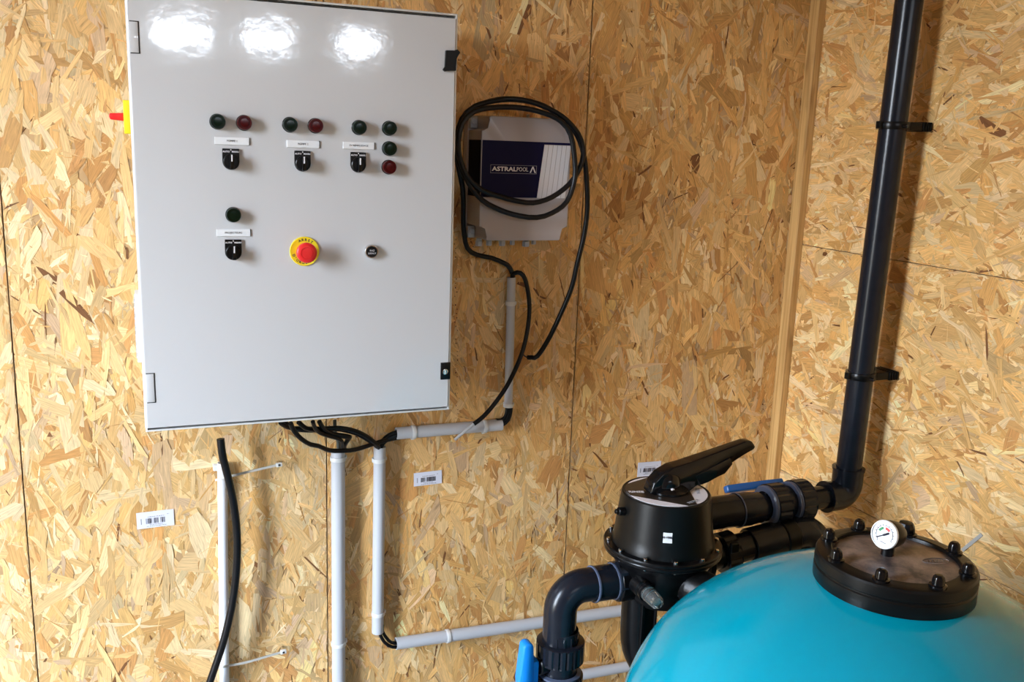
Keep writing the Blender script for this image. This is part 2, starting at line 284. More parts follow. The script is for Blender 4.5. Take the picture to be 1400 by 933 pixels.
def tube(bm, pts, r, seg=12, step=0.012, smooth=True, inner=None, r1=None):
    Q = smooth_path(pts, step) if smooth else [Vector(p_) for p_ in pts]
    n = len(Q); T = [(Q[min(i+1, n-1)]-Q[max(i-1, 0)]).normalized() for i in range(n)]
    u = T[0].orthogonal().normalized(); rings = []
    def ring(c_, t, u, r): v = t.cross(u); return [bm.verts.new(c_ + (u*math.cos(2*PI*k/seg) + v*math.sin(2*PI*k/seg))*r) for k in range(seg)]
    for i in range(n):
        u = (u - T[i]*u.dot(T[i])).normalized()
        rr = r if r1 is None else r + (r1-r)*i/(n-1)
        rings.append(ring(Q[i], T[i], u, rr))
        if i == 0: u0 = u.copy()
    ul = u
    for a, b in zip(rings, rings[1:]): [bm.faces.new((a[k], a[(k+1) % seg], b[(k+1) % seg], b[k])) for k in range(seg)]
    if inner:      # open pipe: end lips and a short bore
        for end, t, uu, dirn in ((rings[0], T[0], u0, 1), (rings[-1], T[-1], ul, -1)):
            cc = Q[0] if dirn == 1 else Q[-1]
            i1 = ring(cc, t, uu, inner); i2 = ring(cc + t*dirn*0.03, t, uu, inner)
            for k in range(seg):
                bm.faces.new((end[k], end[(k+1) % seg], i1[(k+1) % seg], i1[k])); bm.faces.new((i1[k], i1[(k+1) % seg], i2[(k+1) % seg], i2[k]))
            bm.faces.new(i2)
    else:
        bm.faces.new(rings[0]); bm.faces.new(rings[-1])
def prism(bm, poly, y0, y1, bev=0.0, axis='y', seg=2):
    """poly in (x,z), extruded along y"""
    mk = (lambda a, b, c: Vector((a, c, b))) if axis == 'y' else ((lambda a, b, c: Vector((c, a, b))) if axis == 'x' else (lambda a, b, c: Vector((a, b, c))))
    A = [bm.verts.new(mk(a, b, y0)) for a, b in poly]; Bv = [bm.verts.new(mk(a, b, y1)) for a, b in poly]
    n = len(poly); fs = [bm.faces.new(A), bm.faces.new(Bv[::-1])]
    fs += [bm.faces.new((A[i], Bv[i], Bv[(i+1) % n], A[(i+1) % n])) for i in range(n)]
    if bev: bmesh.ops.bevel(bm, geom=list({e for f in fs for e in f.edges}), offset=bev, segments=seg, affect='EDGES', profile=0.5)
def text_mesh(name, s, size, mat, parent, loc, basis=((1, 0, 0), (0, 0, 1)), bold=False, depth=0.0002, sx=1.0, align='CENTER', label=None):
    cu = bpy.data.curves.new('txt', 'FONT'); cu.body = s; cu.size = size; cu.align_x = align; cu.align_y = 'CENTER'; cu.extrude = depth
    cu.resolution_u = 2
    if bold: cu.offset = size*0.025
    o = bpy.data.objects.new('txt', cu); col.objects.link(o)
    dg = bpy.context.evaluated_depsgraph_get(); me = bpy.data.meshes.new_from_object(o.evaluated_get(dg)); bpy.data.objects.remove(o)
    x = Vector(basis[0]).normalized(); y = Vector(basis[1]).normalized(); z = x.cross(y); loc = Vector(loc)
    for v in me.vertices: c_ = v.co.copy(); v.co = loc + x*c_.x*sx + y*c_.y + z*c_.z
    me.name = name
    return link_mesh(name, me, mat, parent, 30, label)
def copy_tree(o, parent=None):
    c_ = o.copy(); col.objects.link(c_); c_.parent = parent
    for ch in list(o.children): copy_tree(ch, c_)
    return c_

# ---------------------------------------------------------------- setting
def slab(name, x0, x1, y0, y1, z0, z1, mat, parent=None):
    bm = B(); box(bm, x0, x1, y0, y1, z0, z1)
    o = obj(name, bm, mat, parent)
    if parent is None: o['kind'] = 'structure'
    return o
T_ = 0.012
slab('floor', ROOM_L-.1, XR+.1, ROOM_F-.1, .1, -.1, 0, M['floor'])
slab('ceiling', ROOM_L-.1, XR+.1, ROOM_F-.1, .1, ROOM_T, ROOM_T+.08, M['osb_plain'])
wall_back = slab('wall_back', ROOM_L-.1, XR+.1, T_+.002, .1, 0, ROOM_T, M['osb_dark'])
wall_right = slab('wall_right', XR+T_+.002, XR+.1, ROOM_F-.1, T_, 0, ROOM_T, M['osb_dark'])
# left wall around the open door
bm = B(); y0, y1, z0, z1 = DOOR
box(bm, ROOM_L-.05, ROOM_L, ROOM_F-.1, y0, 0, ROOM_T); box(bm, ROOM_L-.05, ROOM_L, y1, T_, 0, ROOM_T); box(bm, ROOM_L-.05, ROOM_L, y0, y1, z1, ROOM_T)
if z0 > 0: box(bm, ROOM_L-.05, ROOM_L, y0, y1, 0, z0)
wl = obj('wall_left', bm, M['osb_plain']); wl['kind'] = 'structure'
bm = B(); s0, s1 = SLOT_Z
box(bm, ROOM_L-.05, XR+T_, ROOM_F-.05, ROOM_F, 0, s0); box(bm, ROOM_L-.05, XR+T_, ROOM_F-.05, ROOM_F, s1, ROOM_T)
xs = [ROOM_L-.05] + [v for s_ in SLOTS for v in s_] + [XR+T_]
for i in range(0, len(xs), 2): box(bm, xs[i], xs[i+1], ROOM_F-.05, ROOM_F, s0, s1)
wf = obj('wall_front', bm, M['osb_plain']); wf['kind'] = 'structure'

PALE = np.array([(0.78, 0.550, 0.270), (0.75, 0.495, 0.215), (0.72, 0.455, 0.18), (0.67, 0.395, 0.145), (0.82, 0.635, 0.37), (0.58, 0.31, 0.11), (0.20, 0.09, 0.035), (0.66, 0.465, 0.28)])
def strands(board, u0, u1, v0, v1, place, n, ang0, spread, weights, tint, wid=1.0, seed=1):
    """n thin flakes pressed into the face of a board; u,v are the board's axes, place(u,v,h)->xyz"""
    g = np.random.default_rng(seed)
    order = np.linspace(0, 1, n)
    big = g.random(n) < 0.42
    Ln = np.where(big, g.lognormal(math.log(0.092), 0.36, n), g.lognormal(math.log(0.036), 0.5, n)).clip(0.008, 0.17)
    Wd = np.where(big, g.lognormal(math.log(0.0165), 0.55, n), g.lognormal(math.log(0.0036), 0.6, n)).clip(0.0010, 0.048)*wid
    Wd = np.minimum(Wd, Ln*0.6)
    a = np.where(g.random(n) < 0.78, g.normal(ang0, spread, n), g.random(n)*PI)
    cu = g.uniform(u0-.02, u1+.02, n); cv = g.uniform(v0-.02, v1+.02, n)
    # outline: 10 points, blunt or splintered ends
    sx_ = np.array([-1, -.93, -.5, .1, .6, 1, .95, .45, -.2, -.65]); sy_ = np.array([-.2, -1, -1, -1, -1, -.4, 1, 1, 1, 1.])
    X = sx_[None, :] + g.normal(0, 1, (n, 10))*np.array([.10, .12, .04, .04, .05, .12, .14, .04, .04, .10])
    Y = sy_[None, :]*(1 + g.normal(0, .13, (n, 10)))
    taper = g.uniform(-.35, .35, (n, 1)); Y = Y*(1 + taper*X)
    tip = g.random(n) < 0.35; Y[tip, 0] = Y[tip, 1]*.5; Y[tip, 5] = 0.1
    bend = g.normal(0, .12, (n, 1)); 
    lx = X*Ln[:, None]/2; ly = Y*Wd[:, None]/2 + bend*Wd[:, None]*(X**2)
    ca, sa = np.cos(a)[:, None], np.sin(a)[:, None]
    pu = cu[:, None] + lx*ca - ly*sa; pv = cv[:, None] + lx*sa + ly*ca
    for q_, lo_, hi_ in ((pu, u0, u1), (pv, v0, v1)):
        q_ += (lo_ - q_.min(1)).clip(0, None)[:, None]; q_ -= (q_.max(1) - hi_).clip(0, None)[:, None]
    hh = 0.0002 + 0.0013*order[:, None] + (lx/Ln[:, None])*g.normal(0, .0008, (n, 1)) + (ly/Wd[:, None])*g.normal(0, .0005, (n, 1))
    hh = hh.clip(0.0001, 0.0028)
    co = place(pu.ravel(), pv.ravel(), hh.ravel())
    me = bpy.data.meshes.new('wood_strands'); nv = n*10
    me.vertices.add(nv); me.vertices.foreach_set('co', co.astype('f').ravel())
    me.loops.add(nv); me.polygons.add(n)
    me.loops.foreach_set('vertex_index', np.arange(nv, dtype='i'))
    me.polygons.foreach_set('loop_start', np.arange(0, nv, 10, dtype='i'))
    me.update(calc_edges=True)
    ca_ = me.color_attributes.new('tone', 'FLOAT_COLOR', 'POINT')
    wa = np.array(weights, float); wb = wa.copy(); wb[6] *= 3.5; wb[5] *= 2.2; wb[3] *= 1.6; wa[6] *= .15; wa[5] *= 1.3
    idx = np.where(Wd > .006, g.choice(len(PALE), n, p=wa/wa.sum()), g.choice(len(PALE), n, p=wb/wb.sum()))
    c_ = PALE[idx]*g.normal(1, .12, (n, 1))*np.array(tint); c_ = c_*(1 + g.normal(0, .045, (n, 1))*np.array([.1, .2, 1.]))
    c_ = np.concatenate([c_.clip(.01, .9), np.ones((n, 1))], 1)
    ca_.data.foreach_set('color', np.repeat(c_, 10, 0).astype('f').ravel())
    ul = me.uv_layers.new(name='grain')
    off = g.random((n, 2))*40
    uvs = np.stack([lx + off[:, :1], ly + off[:, 1:]], -1)
    ul.data.foreach_set('uv', uvs.reshape(-1, 2).astype('f').ravel())
    me.validate(); me.materials.append(M['strand'])
    me.update()
    a_ = np.empty(nv*3, 'f'); me.vertices.foreach_get('co', a_); a_ = a_.reshape(-1, 3)
    c0 = (a_.min(0)+a_.max(0))/2; c0[2] = a_[:, 2].min(); a_ -= c0; me.vertices.foreach_set('co', a_.ravel()); me.update()
    o = bpy.data.objects.new('wood_strands', me); col.objects.link(o); o.parent = board
    o.location = Vector([float(v) for v in c0]) - world_loc(board); o['kind'] = 'stuff'
    return o
BW = 0.6198
def back_place(u, v, h): return np.stack([u, -h, v], -1)
def right_place(u, v, h): return np.stack([XR-h, u, v], -1)
G_ = 0.0011
for k in range(5):
    xa, xb = max(-BW*(k+1), ROOM_L)+G_, (-BW*k if k else XR-.0005)-G_
    mat_ = M['osb_plain']
    bd = slab('osb_board', xa, xb, 0, T_, 0.0, ROOM_T-.003, mat_, wall_back)
    if k < 5:
        lo, hi, n = 0.12, 2.38, 7600
        if k == 4: n = 6000
        wt = [22, 21, 20, 15, 12, 8, 2.2, 6] if k < 2 else [28, 23, 15, 8, 20, 5, 1.2, 5]
        if k == 0: wt = [15, 20, 24, 20, 8, 9, 2.5, 6]
        strands(bd, xa, xb, lo, hi, back_place, n, PI/2, 0.42, wt, ((1, .915, .79), (1, .915, .81), (1, .945, .89), (1, .955, .92), (1, .955, .92))[k], seed=20+k)  # tint per board: its own tone, partly the lighting put into the colour
# right wall: boards lie flat, strands run along them
for (za, zb) in ((0.0, 0.7995), (0.8005, 1.4255), (1.4268, 2.05), (2.0515, ROOM_T-.003)):
    pass
for i, (za, zb, lo, hi, n) in enumerate(((0.0, 0.80, 0.35, 0.80, 3600), (0.80, 1.426, 0.80, 1.426, 5000), (1.426, 2.051, 1.426, 2.051, 5000), (2.051, ROOM_T-.003, 2.051, 2.40, 2600))):
    bd = slab('osb_board', XR, XR+T_, -2.44, -.0005, za+G_*.6, zb-G_*.6, M['osb_plain'], wall_right)
    strands(bd, -2.2, -.002, max(lo, za+G_*.6), min(hi, zb-G_*.6), right_place, int(n*1.9), 0.0, 0.55, [24, 23, 17, 10, 18, 7, 1.6, 5], (1.03, .93, .80), seed=40+i)
slab('osb_board', XR, XR+T_, ROOM_F, -2.4415, 0, ROOM_T-.003, M['osb_plain'], wall_right)
# corner batten
bm = B(); box(bm, -.0072, .0138, -.0375, -.0022, 0, ROOM_T-.001, .0008, 1)
o = obj('trim_1', bm, M['pine']); o['kind'] = 'structure'
# ink stamp on the board, screws
bm = B()
g = random.Random(3)
for k in range(46):
    z = 1.44 - k*0.0102
    for j in range(g.choice((1, 1, 2))):
        x = -.9405 + (1.44-z)*.030 + g.uniform(-.0035, .0035); w = g.uniform(.0012, .0030); h = g.uniform(.0012, .0038)
        if g.random() < .75: box(bm, x-w/2, x+w/2, -.0026, -.0022, z-h/2, z+h/2)
obj('ink_stamp', bm, M['ink_brown'], wall_back.children[1] if len(wall_back.children) > 1 else wall_back, label='faint broken line of brown stamped lettering')

# ---------------------------------------------------------------- control cabinet
CX, CZ, CD = -1.6207, 1.1023, 0.2295
cab = thing('control_cabinet', (CX+.3, -.11, CZ), 'large light grey steel electrical cabinet with lamps and switches, mounted on the wall', 'cabinet')
bm = B(); box(bm, CX, CX+.6, -CD, -.0025, CZ, CZ+.8)
bm.faces.ensure_lookup_table(); bm.normal_update()
ff = [f for f in bm.faces if f.normal.y < -.9]
bmesh.ops.inset_region(bm, faces=ff, thickness=.0052)
bm.normal_update()
ff = [f for f in bm.faces if f.normal.y < -.9 and abs(f.calc_center_median().x-(CX+.3)) < .01 and f.calc_area() > .3]
r_ = bmesh.ops.extrude_face_region(bm, geom=ff)
for v in [v for v in r_['geom'] if isinstance(v, bmesh.types.BMVert)]: v.co.y += .018
bmesh.ops.delete(bm, geom=ff, context='FACES_ONLY')
es = [e for e in bm.edges if all(abs(v.co.x-CX) < 1e-4 or abs(v.co.x-CX-.6) < 1e-4 or abs(v.co.z-CZ) < 1e-4 or abs(v.co.z-CZ-.8) < 1e-4 for v in e.verts)]
bmesh.ops.bevel(bm, geom=es, offset=.0018, segments=3, affect='EDGES', profile=.5)
obj('body', bm, M['cabinet_side'], cab)
bm = B(); box(bm, CX+.0062, CX+.5938, -CD+.006, -CD+.0165, CZ+.0062, CZ+.7938)
obj('door_seal', bm, M['seal_gap'], cab)
bm = B(); poly = [(CX-.0010, -CD+.009), (CX+.5962, -CD+.009), (CX+.5962, -CD+.0003), (CX+.5944, -CD-.0015)]
poly += [(CX+.0052-.0062*math.sin(t), -CD+.0047-.0062*math.cos(t)) for t in [k*PI/40 for k in range(21)]]
prism(bm, poly, CZ+.0082, CZ+.7908, 0, axis='z')
door = obj('door', bm, M['cabinet'], cab, smooth=0.5)
YF = -CD-.0015
def lathe_part(name, prof, x, z, mat, parent, seg=32, y=YF, label=None):
    bm = B(); lathe(bm, prof, (x, y, z), (0, -1, 0), seg); return obj(name, bm, mat, parent, label=label)
def pilot(x, z, kind):
    lens, rim = ('green', 'green_edge') if kind == 'g' else ('red_lens', 'red_lens')
    o = lathe_part('pilot_lamp', [(.0142, 0), (.0142, .0030), (.0134, .0036), (.0130, .0036)], CX+x, CZ+z, M['black'], door, label='green pilot lamp' if kind == 'g' else 'dark red pilot lamp')
    lathe_part('lens', [(.0130, .003), (.0132, .013), (.0124, .0150), (.0104, .0150), (.0100, .0138), (.0082, .0138), (.0078, .0146), (0, .0152)], CX+x, CZ+z, M[lens], o)
    return o
for x, z, k in ((.1455, .5765, 'g'), (.1918, .5765, 'r'), (.2742, .5765, 'g'), (.3214, .5765, 'r'), (.4040, .5765, 'g'), (.4632, .5775, 'g'), (.4635, .5390, 'g'), (.4628, .5035, 'r'), (.1685, .4090, 'g')):
    pilot(x, z, k)
def plate(x, z, s):
    bm = B(); box(bm, CX+x-.0302, CX+x+.0302, YF-.0022, YF, CZ+z-.0067, CZ+z+.0067, .0004, 1)
    o = obj('label_plate', bm, M['white'], door, label='small white label plate reading ' + s)
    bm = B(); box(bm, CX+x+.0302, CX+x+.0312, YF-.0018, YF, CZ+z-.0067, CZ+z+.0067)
    obj('plate_dark_strip', bm, M['seal_gap'], o)  # dark strip along the right end of the plate
    text_mesh('lettering', s, .0050, M['ink'], o, (CX+x, YF-.0023, CZ+z), bold=False)
plate(.1701, .5430, 'POMPE 1'); plate(.2985, .5418, 'POMPE 2'); plate(.4042, .5425, 'EV REMPLISSAGE'); plate(.1684, .3755, 'PROJECTEURS')
def selector(x, z):
    cx, cz = CX+x, CZ+z
    poly = [(cx-.0150, cz+.0190), (cx+.0150, cz+.0190), (cx+.0150, cz-.0045)]
    poly += [(cx+.0150*math.cos(t), cz-.0045+.0150*math.sin(t)) for t in [-PI*k/12 for k in range(1, 12)]] + [(cx-.0150, cz-.0045)]
    bm = B(); prism(bm, poly, YF-.0042, YF, .0006, seg=1)
    o = obj('selector_switch', bm, M['black'], door)
    bm = B(); kz = cz-.0045
    lathe(bm, [(.0142, .004), (.0140, .0085), (.0128, .0095), (.0120, .0095), (.0112, .0080), (0, .0080)], (cx, YF, kz), (0, -1, 0), 32)
    k = obj('knob', bm, M['black'], o)
    bm = B(); box(bm, cx-.0035, cx+.0035, YF-.0215, YF-.0078, kz-.0130, kz+.0130, .0012, 2); obj('grip', bm, M['black_gloss'], k) if False else obj('knob_grip', bm, M['black_gloss'], o)
    bm = B(); box(bm, cx-.0012, cx+.0012, YF-.0220, YF-.0214, kz+.0005, kz+.0128); obj('pointer', bm, M['print_white'], o, label='white pointer line')
    text_mesh('lettering', 'AUTO', .0044, M['print_white'], o, (cx-.0082, YF-.0044, cz+.0133), bold=True)
    text_mesh('lettering', 'MANU', .0044, M['print_white'], o, (cx+.0082, YF-.0044, cz+.0133), bold=True)
    text_mesh('lettering', '0', .0040, M['print_white'], o, (cx, YF-.0044, cz+.0165), bold=True)
for x, z in ((.1672, .5105), (.2970, .5105), (.4030, .5110), (.1672, .3440)): selector(x, z)
# emergency stop
ex, ez = CX+.2990, CZ+.3398
bm = B(); lathe(bm, [(.0282, 0), (.0282, .0022), (.0272, .0034), (.0262, .0030), (.0150, .0030), (0, .0030)], (ex, YF, ez), (0, -1, 0), 48)
es_ = obj('emergency_stop', bm, M['yellow'], door, label='red mushroom emergency stop on a yellow ring reading ARRET D\'URGENCE')
def arc_text(s, r, a_mid, step, flip, size):
    n = len(s)
    for i, ch in enumerate(s):
        if ch == ' ': continue
        a = a_mid + (i-(n-1)/2)*step*(1 if flip else -1)
        rad = Vector((math.cos(a), 0, math.sin(a))); tan = Vector((-math.sin(a), 0, math.cos(a)))*(1 if flip else -1)
        upv = -rad if flip else rad
        text_mesh('lettering', ch, size, M['ink'], es_, Vector((ex, YF-.0032, ez)) + rad*r, (tan, upv), bold=True)
arc_text('ARRET', .0222, math.radians(84), math.radians(15.5), False, .0068)
arc_text("D'URGENCE", .0222, math.radians(262), math.radians(15.5), True, .0068)
bm = B(); lathe(bm, [(.0125, .002), (.0125, .016), (.0160, .018), (.0192, .022), (.0196, .026), (.0186, .0300), (.0150, .0325), (.0120, .0330), (.0118, .0318), (.0098, .0318), (.0096, .0334), (0, .0340)], (ex, YF, ez), (0, -1, 0), 40)
obj('mushroom_head', bm, M['red'], es_, label='red mushroom head')
# reset push button
rx, rz = CX+.4290, CZ+.3385
rb = lathe_part('push_button', [(.0142, 0), (.0142, .0035), (.0135, .0060), (.0125, .0075), (.0115, .0075), (.0112, .0040), (0, .0040)], rx, rz, M['steel'], door, label='black reset push button in a chromed ring')
lathe_part('button_cap', [(.0108, .003), (.0108, .0095), (.0100, .0105), (0, .0105)], rx, rz, M['black'], rb)
text_mesh('lettering', 'RAZ', .0050, M['print_white'], rb, (rx, YF-.0107, rz+.0025)); text_mesh('lettering', 'DEFAUT', .0044, M['print_white'], rb, (rx, YF-.0107, rz-.0030))
# covers of the hinges, each over a dark sheet painting its shadow gap
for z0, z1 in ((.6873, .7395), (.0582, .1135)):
    bm = B(); box(bm, CX+.0048, CX+.0206, YF-.0004, YF+.003, CZ+z0-.0012, CZ+z1+.0012); h = obj('hinge_shadow_gap', bm, M['seal_gap'], door)
    bm = B(); box(bm, CX+.0045, CX+.0185, YF-.0013, YF+.003, CZ+z0+.0004, CZ+z1-.0004, .0008, 2); obj('hinge_cover', bm, M['cabinet'], h)
# locks
bm = B(); box(bm, CX+.5775, CX+.5985, YF-.0035, YF+.002, CZ+.0680, CZ+.1045, .0010, 2); lk = obj('lock', bm, M['black'], door)
bm = B(); lathe(bm, [(.0062, .003), (.0062, .0048), (.0050, .0052), (.0048, .0040), (0, .0040)], (CX+.5868, YF, CZ+.0850), (0, -1, 0), 20); obj('lock_ring', bm, M['steel'], lk)
bm = B(); box(bm, CX+.5858, CX+.5878, YF-.0062, YF-.0035, CZ+.0805, CZ+.0895, .0004, 1); obj('key_slot', bm, M['steel'], lk)
bm = B(); prism(bm, [(CX+.5745, CZ+.7300), (CX+.5925, CZ+.7298), (CX+.5975, CZ+.7335), (CX+.6035, CZ+.7275), (CX+.5990, CZ+.7210), (CX+.5955, CZ+.7160), (CX+.5955, CZ+.6925), (CX+.5785, CZ+.6920), (CX+.5735, CZ+.6900), (CX+.5695, CZ+.6935), (CX+.5735, CZ+.6990)], YF-.0075, YF+.001, .0008, seg=1)
obj('lock', bm, M['black_matt'], door, label='black lock cover at the top right with turned latch ears')
# side fittings
bm = B(); prism(bm, [(-.160, 1.222), (-.072, 1.222), (-.072, 1.350), (-.160, 1.350)], CX-.0088, CX+.0004, .0016, axis='x', seg=2)
vg = obj('vent_grille', bm, M['white'], cab)
bm = B()
for k in range(11): box(bm, CX-.0106, CX-.0085, -.155, -.077, 1.2290+k*.0108, 1.2345+k*.0108, .0008, 1)
obj('louvre', bm, M['conduit'], vg, kind='stuff')
bm = B(); box(bm, CX-.0125, CX+.0004, -.150, -.090, 1.6515, 1.7120, .0016, 2); ms = obj('main_switch', bm, M['yellow'], cab, label='yellow main switch plate on the left side')
bm = B(); prism(bm, [(CX-.0120, 1.6746), (CX-.0120, 1.6892), (CX-.0360, 1.6878), (CX-.0375, 1.6820), (CX-.0352, 1.6765)], -.140, -.100, .0016); obj('switch_handle', bm, M['red'], ms, label='red rotary handle')
bm = B()
for k in range(6): cyl(bm, .009, 0, .012, (CX+.318+k*.022, -.085 if k % 2 else -.12, CZ-.0115), seg=6 if k % 2 else 12)
obj('cable_gland', bm, M['black'], cab, kind='stuff')

# ---------------------------------------------------------------- electronics box
BX0, BX1, BZ0, BZ1 = -.9262, -.7135, 1.4490, 1.7168
eb = thing('control_box', ((BX0+BX1)/2, -.06, BZ0), 'grey plastic control box with navy printed front, cable coil around it, right of the cabinet', 'control box')
bm = B(); box(bm, BX0-.002, BX1+.002, -.034, -.0025, BZ0-.002, BZ1+.002, .004, 2); obj('base', bm, M['box_grey'], eb)
nx, nz = .0165, .0300
def notched(x0, x1, z0, z1, cx_, cz_):
    r = .006; out = []
    def arc(ox, oz, a0, a1, rr=r, n=4): return [(ox+rr*math.cos(a0+(a1-a0)*k/n), oz+rr*math.sin(a0+(a1-a0)*k/n)) for k in range(n+1)]
    # counter-clockwise from bottom-left notch
    out += arc(x0+cx_+r, z0+r, PI, 1.5*PI); out += arc(x1-cx_-r, z0+r, 1.5*PI, 2*PI)
    out += arc(x1-cx_+r, z0+cz_-r, PI, PI/2); out += arc(x1-.003, z0+cz_+.003, -PI/2, 0, .003)
    out += arc(x1-.003, z1-cz_-.003, 0, PI/2, .003); out += arc(x1-cx_+r, z1-cz_+r, -PI/2, -PI)
    out += arc(x1-cx_-r, z1-r, 0, PI/2); out += arc(x0+cx_+r, z1-r, PI/2, PI)
    out += arc(x0+cx_-r, z1-cz_+r, 0, -PI/2); out += arc(x0+.003, z1-cz_-.003, PI/2, PI, .003)
    out += arc(x0+.003, z0+cz_+.003, PI, 1.5*PI, .003); out += arc(x0+cx_-r, z0+cz_-r, PI/2, 0)
    return out
bm = B(); prism(bm, notched(BX0, BX1, BZ0, BZ1, nx, nz), -.1200, -.0340, .0022, seg=3); lid = obj('lid', bm, M['box_grey'], eb, smooth=40)
for sx_, sz_ in ((BX0+.008, BZ1-.012), (BX1-.008, BZ1-.012), (BX0+.008, BZ0+.014), (BX1-.008, BZ0+.014)):
    bm = B(); box(bm, sx_-.0085, sx_+.0085, -.048, -.034, sz_-.014, sz_+.013, .003, 2); pst = obj('corner_post', bm, M['gland'], eb)
    bm = B(); lathe(bm, [(.0068, 0), (.0068, .0035), (.0052, .0040), (.0050, .0022), (0, .0022)], (sx_, -.048, sz_), (0, -1, 0), 20); box(bm, sx_-.0007, sx_+.0007, -.0515, -.0495, sz_-.0045, sz_+.0045); obj('screw', bm, M['gland'], pst)
# printed wrap: front and left side
st = bm = B()
zt, zb = 1.6655, 1.5440
fx0, fx1 = BX0+.0022, BX1-.0016
prism(bm, [(fx0, zb), (-.7925, zb), (-.7792, zt-.0050), (fx1, zt-.0050), (fx1, zt), (fx0, zt)], -.1206, -.1198)
sk = obj('front_print', bm, M['navy'], lid, label='navy blue print on the front')
bm = B(); box(bm, BX0-.0006, BX0+.0002, -.1180, -.0400, zb, zt); obj('side_print', bm, M['print_dark'], lid, label='near-black print on the left side')
bm = B()
for k in range(6):
    a0 = -.7785 + k*.01085; a1 = a0+.0093; b0 = -.7918+k*.01165; b1 = b0+.0103
    prism(bm, [(b0, zb-.0002), (min(b1, fx1), zb-.0002), (min(a1, fx1), zt-.0060), (a0, zt-.0060)], -.1207, -.1199)
obj('white_stripe', bm, M['print_white'], lid, label='six slanted white stripes')
bm = B()
lx0, lx1, lz0, lz1 = -.9040, -.7955, 1.5960, 1.6140
for a in ((lx0, lx1, lz1-.0007, lz1), (lx0, lx1, lz0, lz0+.0007), (lx0, lx0+.0007, lz0, lz1), (lx1-.0007, lx1, lz0, lz1)): box(bm, a[0], a[1], -.1210, -.1204, a[2], a[3])
obj('logo_frame', bm, M['ink_grey'], lid)
text_mesh('lettering', 'ASTRAL', .0128, M['print_white'], lid, (-.9000, -.1209, 1.6050), bold=True, align='LEFT', sx=1.27)
text_mesh('lettering', 'POOL', .0128, M['print_white'], lid, (-.8432, -.1209, 1.6050), align='LEFT', sx=.82)
bm = B()
prism(bm, [(-.8120, 1.5985), (-.8088, 1.5985), (-.8045, 1.6085), (-.8002, 1.5985), (-.7970, 1.5985), (-.8032, 1.6120), (-.8058, 1.6120)], -.1209, -.1204)
obj('logo_mark', bm, M['print_white'], lid)
for i, (x, w, dz_) in enumerate(((-.9045, .0082, 0), (-.8800, .0070, .001), (-.8480, .0076, 0), (-.8230, .0062, .002), (-.7895, .0088, -.002), (-.7700, .0058, .003))):
    bm = B(); cyl(bm, w*.8, 0, .006, (x, -.06, BZ0-.006), seg=12); cyl(bm, w, -.013, 0, (x, -.06, BZ0-.005+dz_), seg=6, bev=.0012); obj('cable_gland', bm, M['gland'], eb)
bm = B(); cyl(bm, .0035, 0, .010, (-.8080, -.090, BZ1-.002)); obj('hanging_lug', bm, M['gland'], eb)

# ---------------------------------------------------------------- cables
def cable(name, key, r, label, mat='rubber', group=None, cat='cable', seg=10, step=.010):
    bm = B(); tube(bm, C[key] if isinstance(key, str) else key, r, seg, step)
    o = obj(name, bm, M[mat], None, 60); return tag(o, label, cat, group)
o = cable('coiled_cable', 'coil', .0058, 'long black cable coiled around the grey control box, its bare end hanging at right', step=.014)
pe = C['coil'][0]
bm = B(); tube(bm, [(pe[0]+.006, pe[1], pe[2]), (pe[0]-.006, pe[1]-.002, pe[2]+.002), (pe[0]-.016, pe[1]-.003, pe[2]+.010)], .0014, 6, .004); obj('bare_wire', bm, M['ink'], o)
o = cable('looping_cable', 'loop', .0055, 'black cable arching out of the top of the short conduit, stripped end pointing down left')
bm = B(); tube(bm, C['loop_core'], .0036, 8, .01); obj('stripped_core', bm, M['core'], o, label='grey stripped cable core')
NM = {'k1': 'upper black cable sweeping from the cabinet underside into the middle conduit', 'k1b': 'black cable just under the uppermost one, sweeping into the middle conduit',
      'k2': 'lowest sagging black cable hanging from the cabinet to the short horizontal conduit', 'k3': 'black cable ending in a hooked bend above the left conduit',
      'k4': 'black cable curving from the cabinet centre straight down the left conduit mouth', 'k5': 'black cable beside the hooked one, dropping into the left conduit',
      'k7': 'black cable rising from the middle conduit into the upper edge of the short horizontal conduit', 'k8': 'black cable rising from the middle conduit into the lower edge of the short horizontal conduit'}
for k_ in NM: cable('power_cable', k_, .0052 if k_ != 'k4' else .0046, NM[k_], group='cables under the cabinet')
cable('power_cable', 'k6', .0042, 'thin grey-green cable hanging straight down from the cabinet into the left conduit', 'rubber_grey', group='cables under the cabinet')
for k_, l_ in (('e0', 'upper left black cable bending from horizontal conduit up into short conduit'), ('e1', 'middle black cable bending from horizontal conduit up into short conduit'), ('e2', 'lower right black cable bending from horizontal conduit up into short conduit')):
    cable('linking_cable', k_, .0046, l_, group='cables bridging the upper conduit corner')
cable('linking_cable', 'f0', .0042, 'outer black cable bending from the middle conduit foot into the long horizontal conduit', group='cables bridging the lower conduit corner')
cable('linking_cable', 'f1', .0042, 'inner black cable bending from the middle conduit foot into the long horizontal conduit', group='cables bridging the lower conduit corner')
cable('thick_cable', 'thick', .0083, 'thick black cable with cut upper end bowing over the white conduit below the cabinet', seg=14, step=.02)

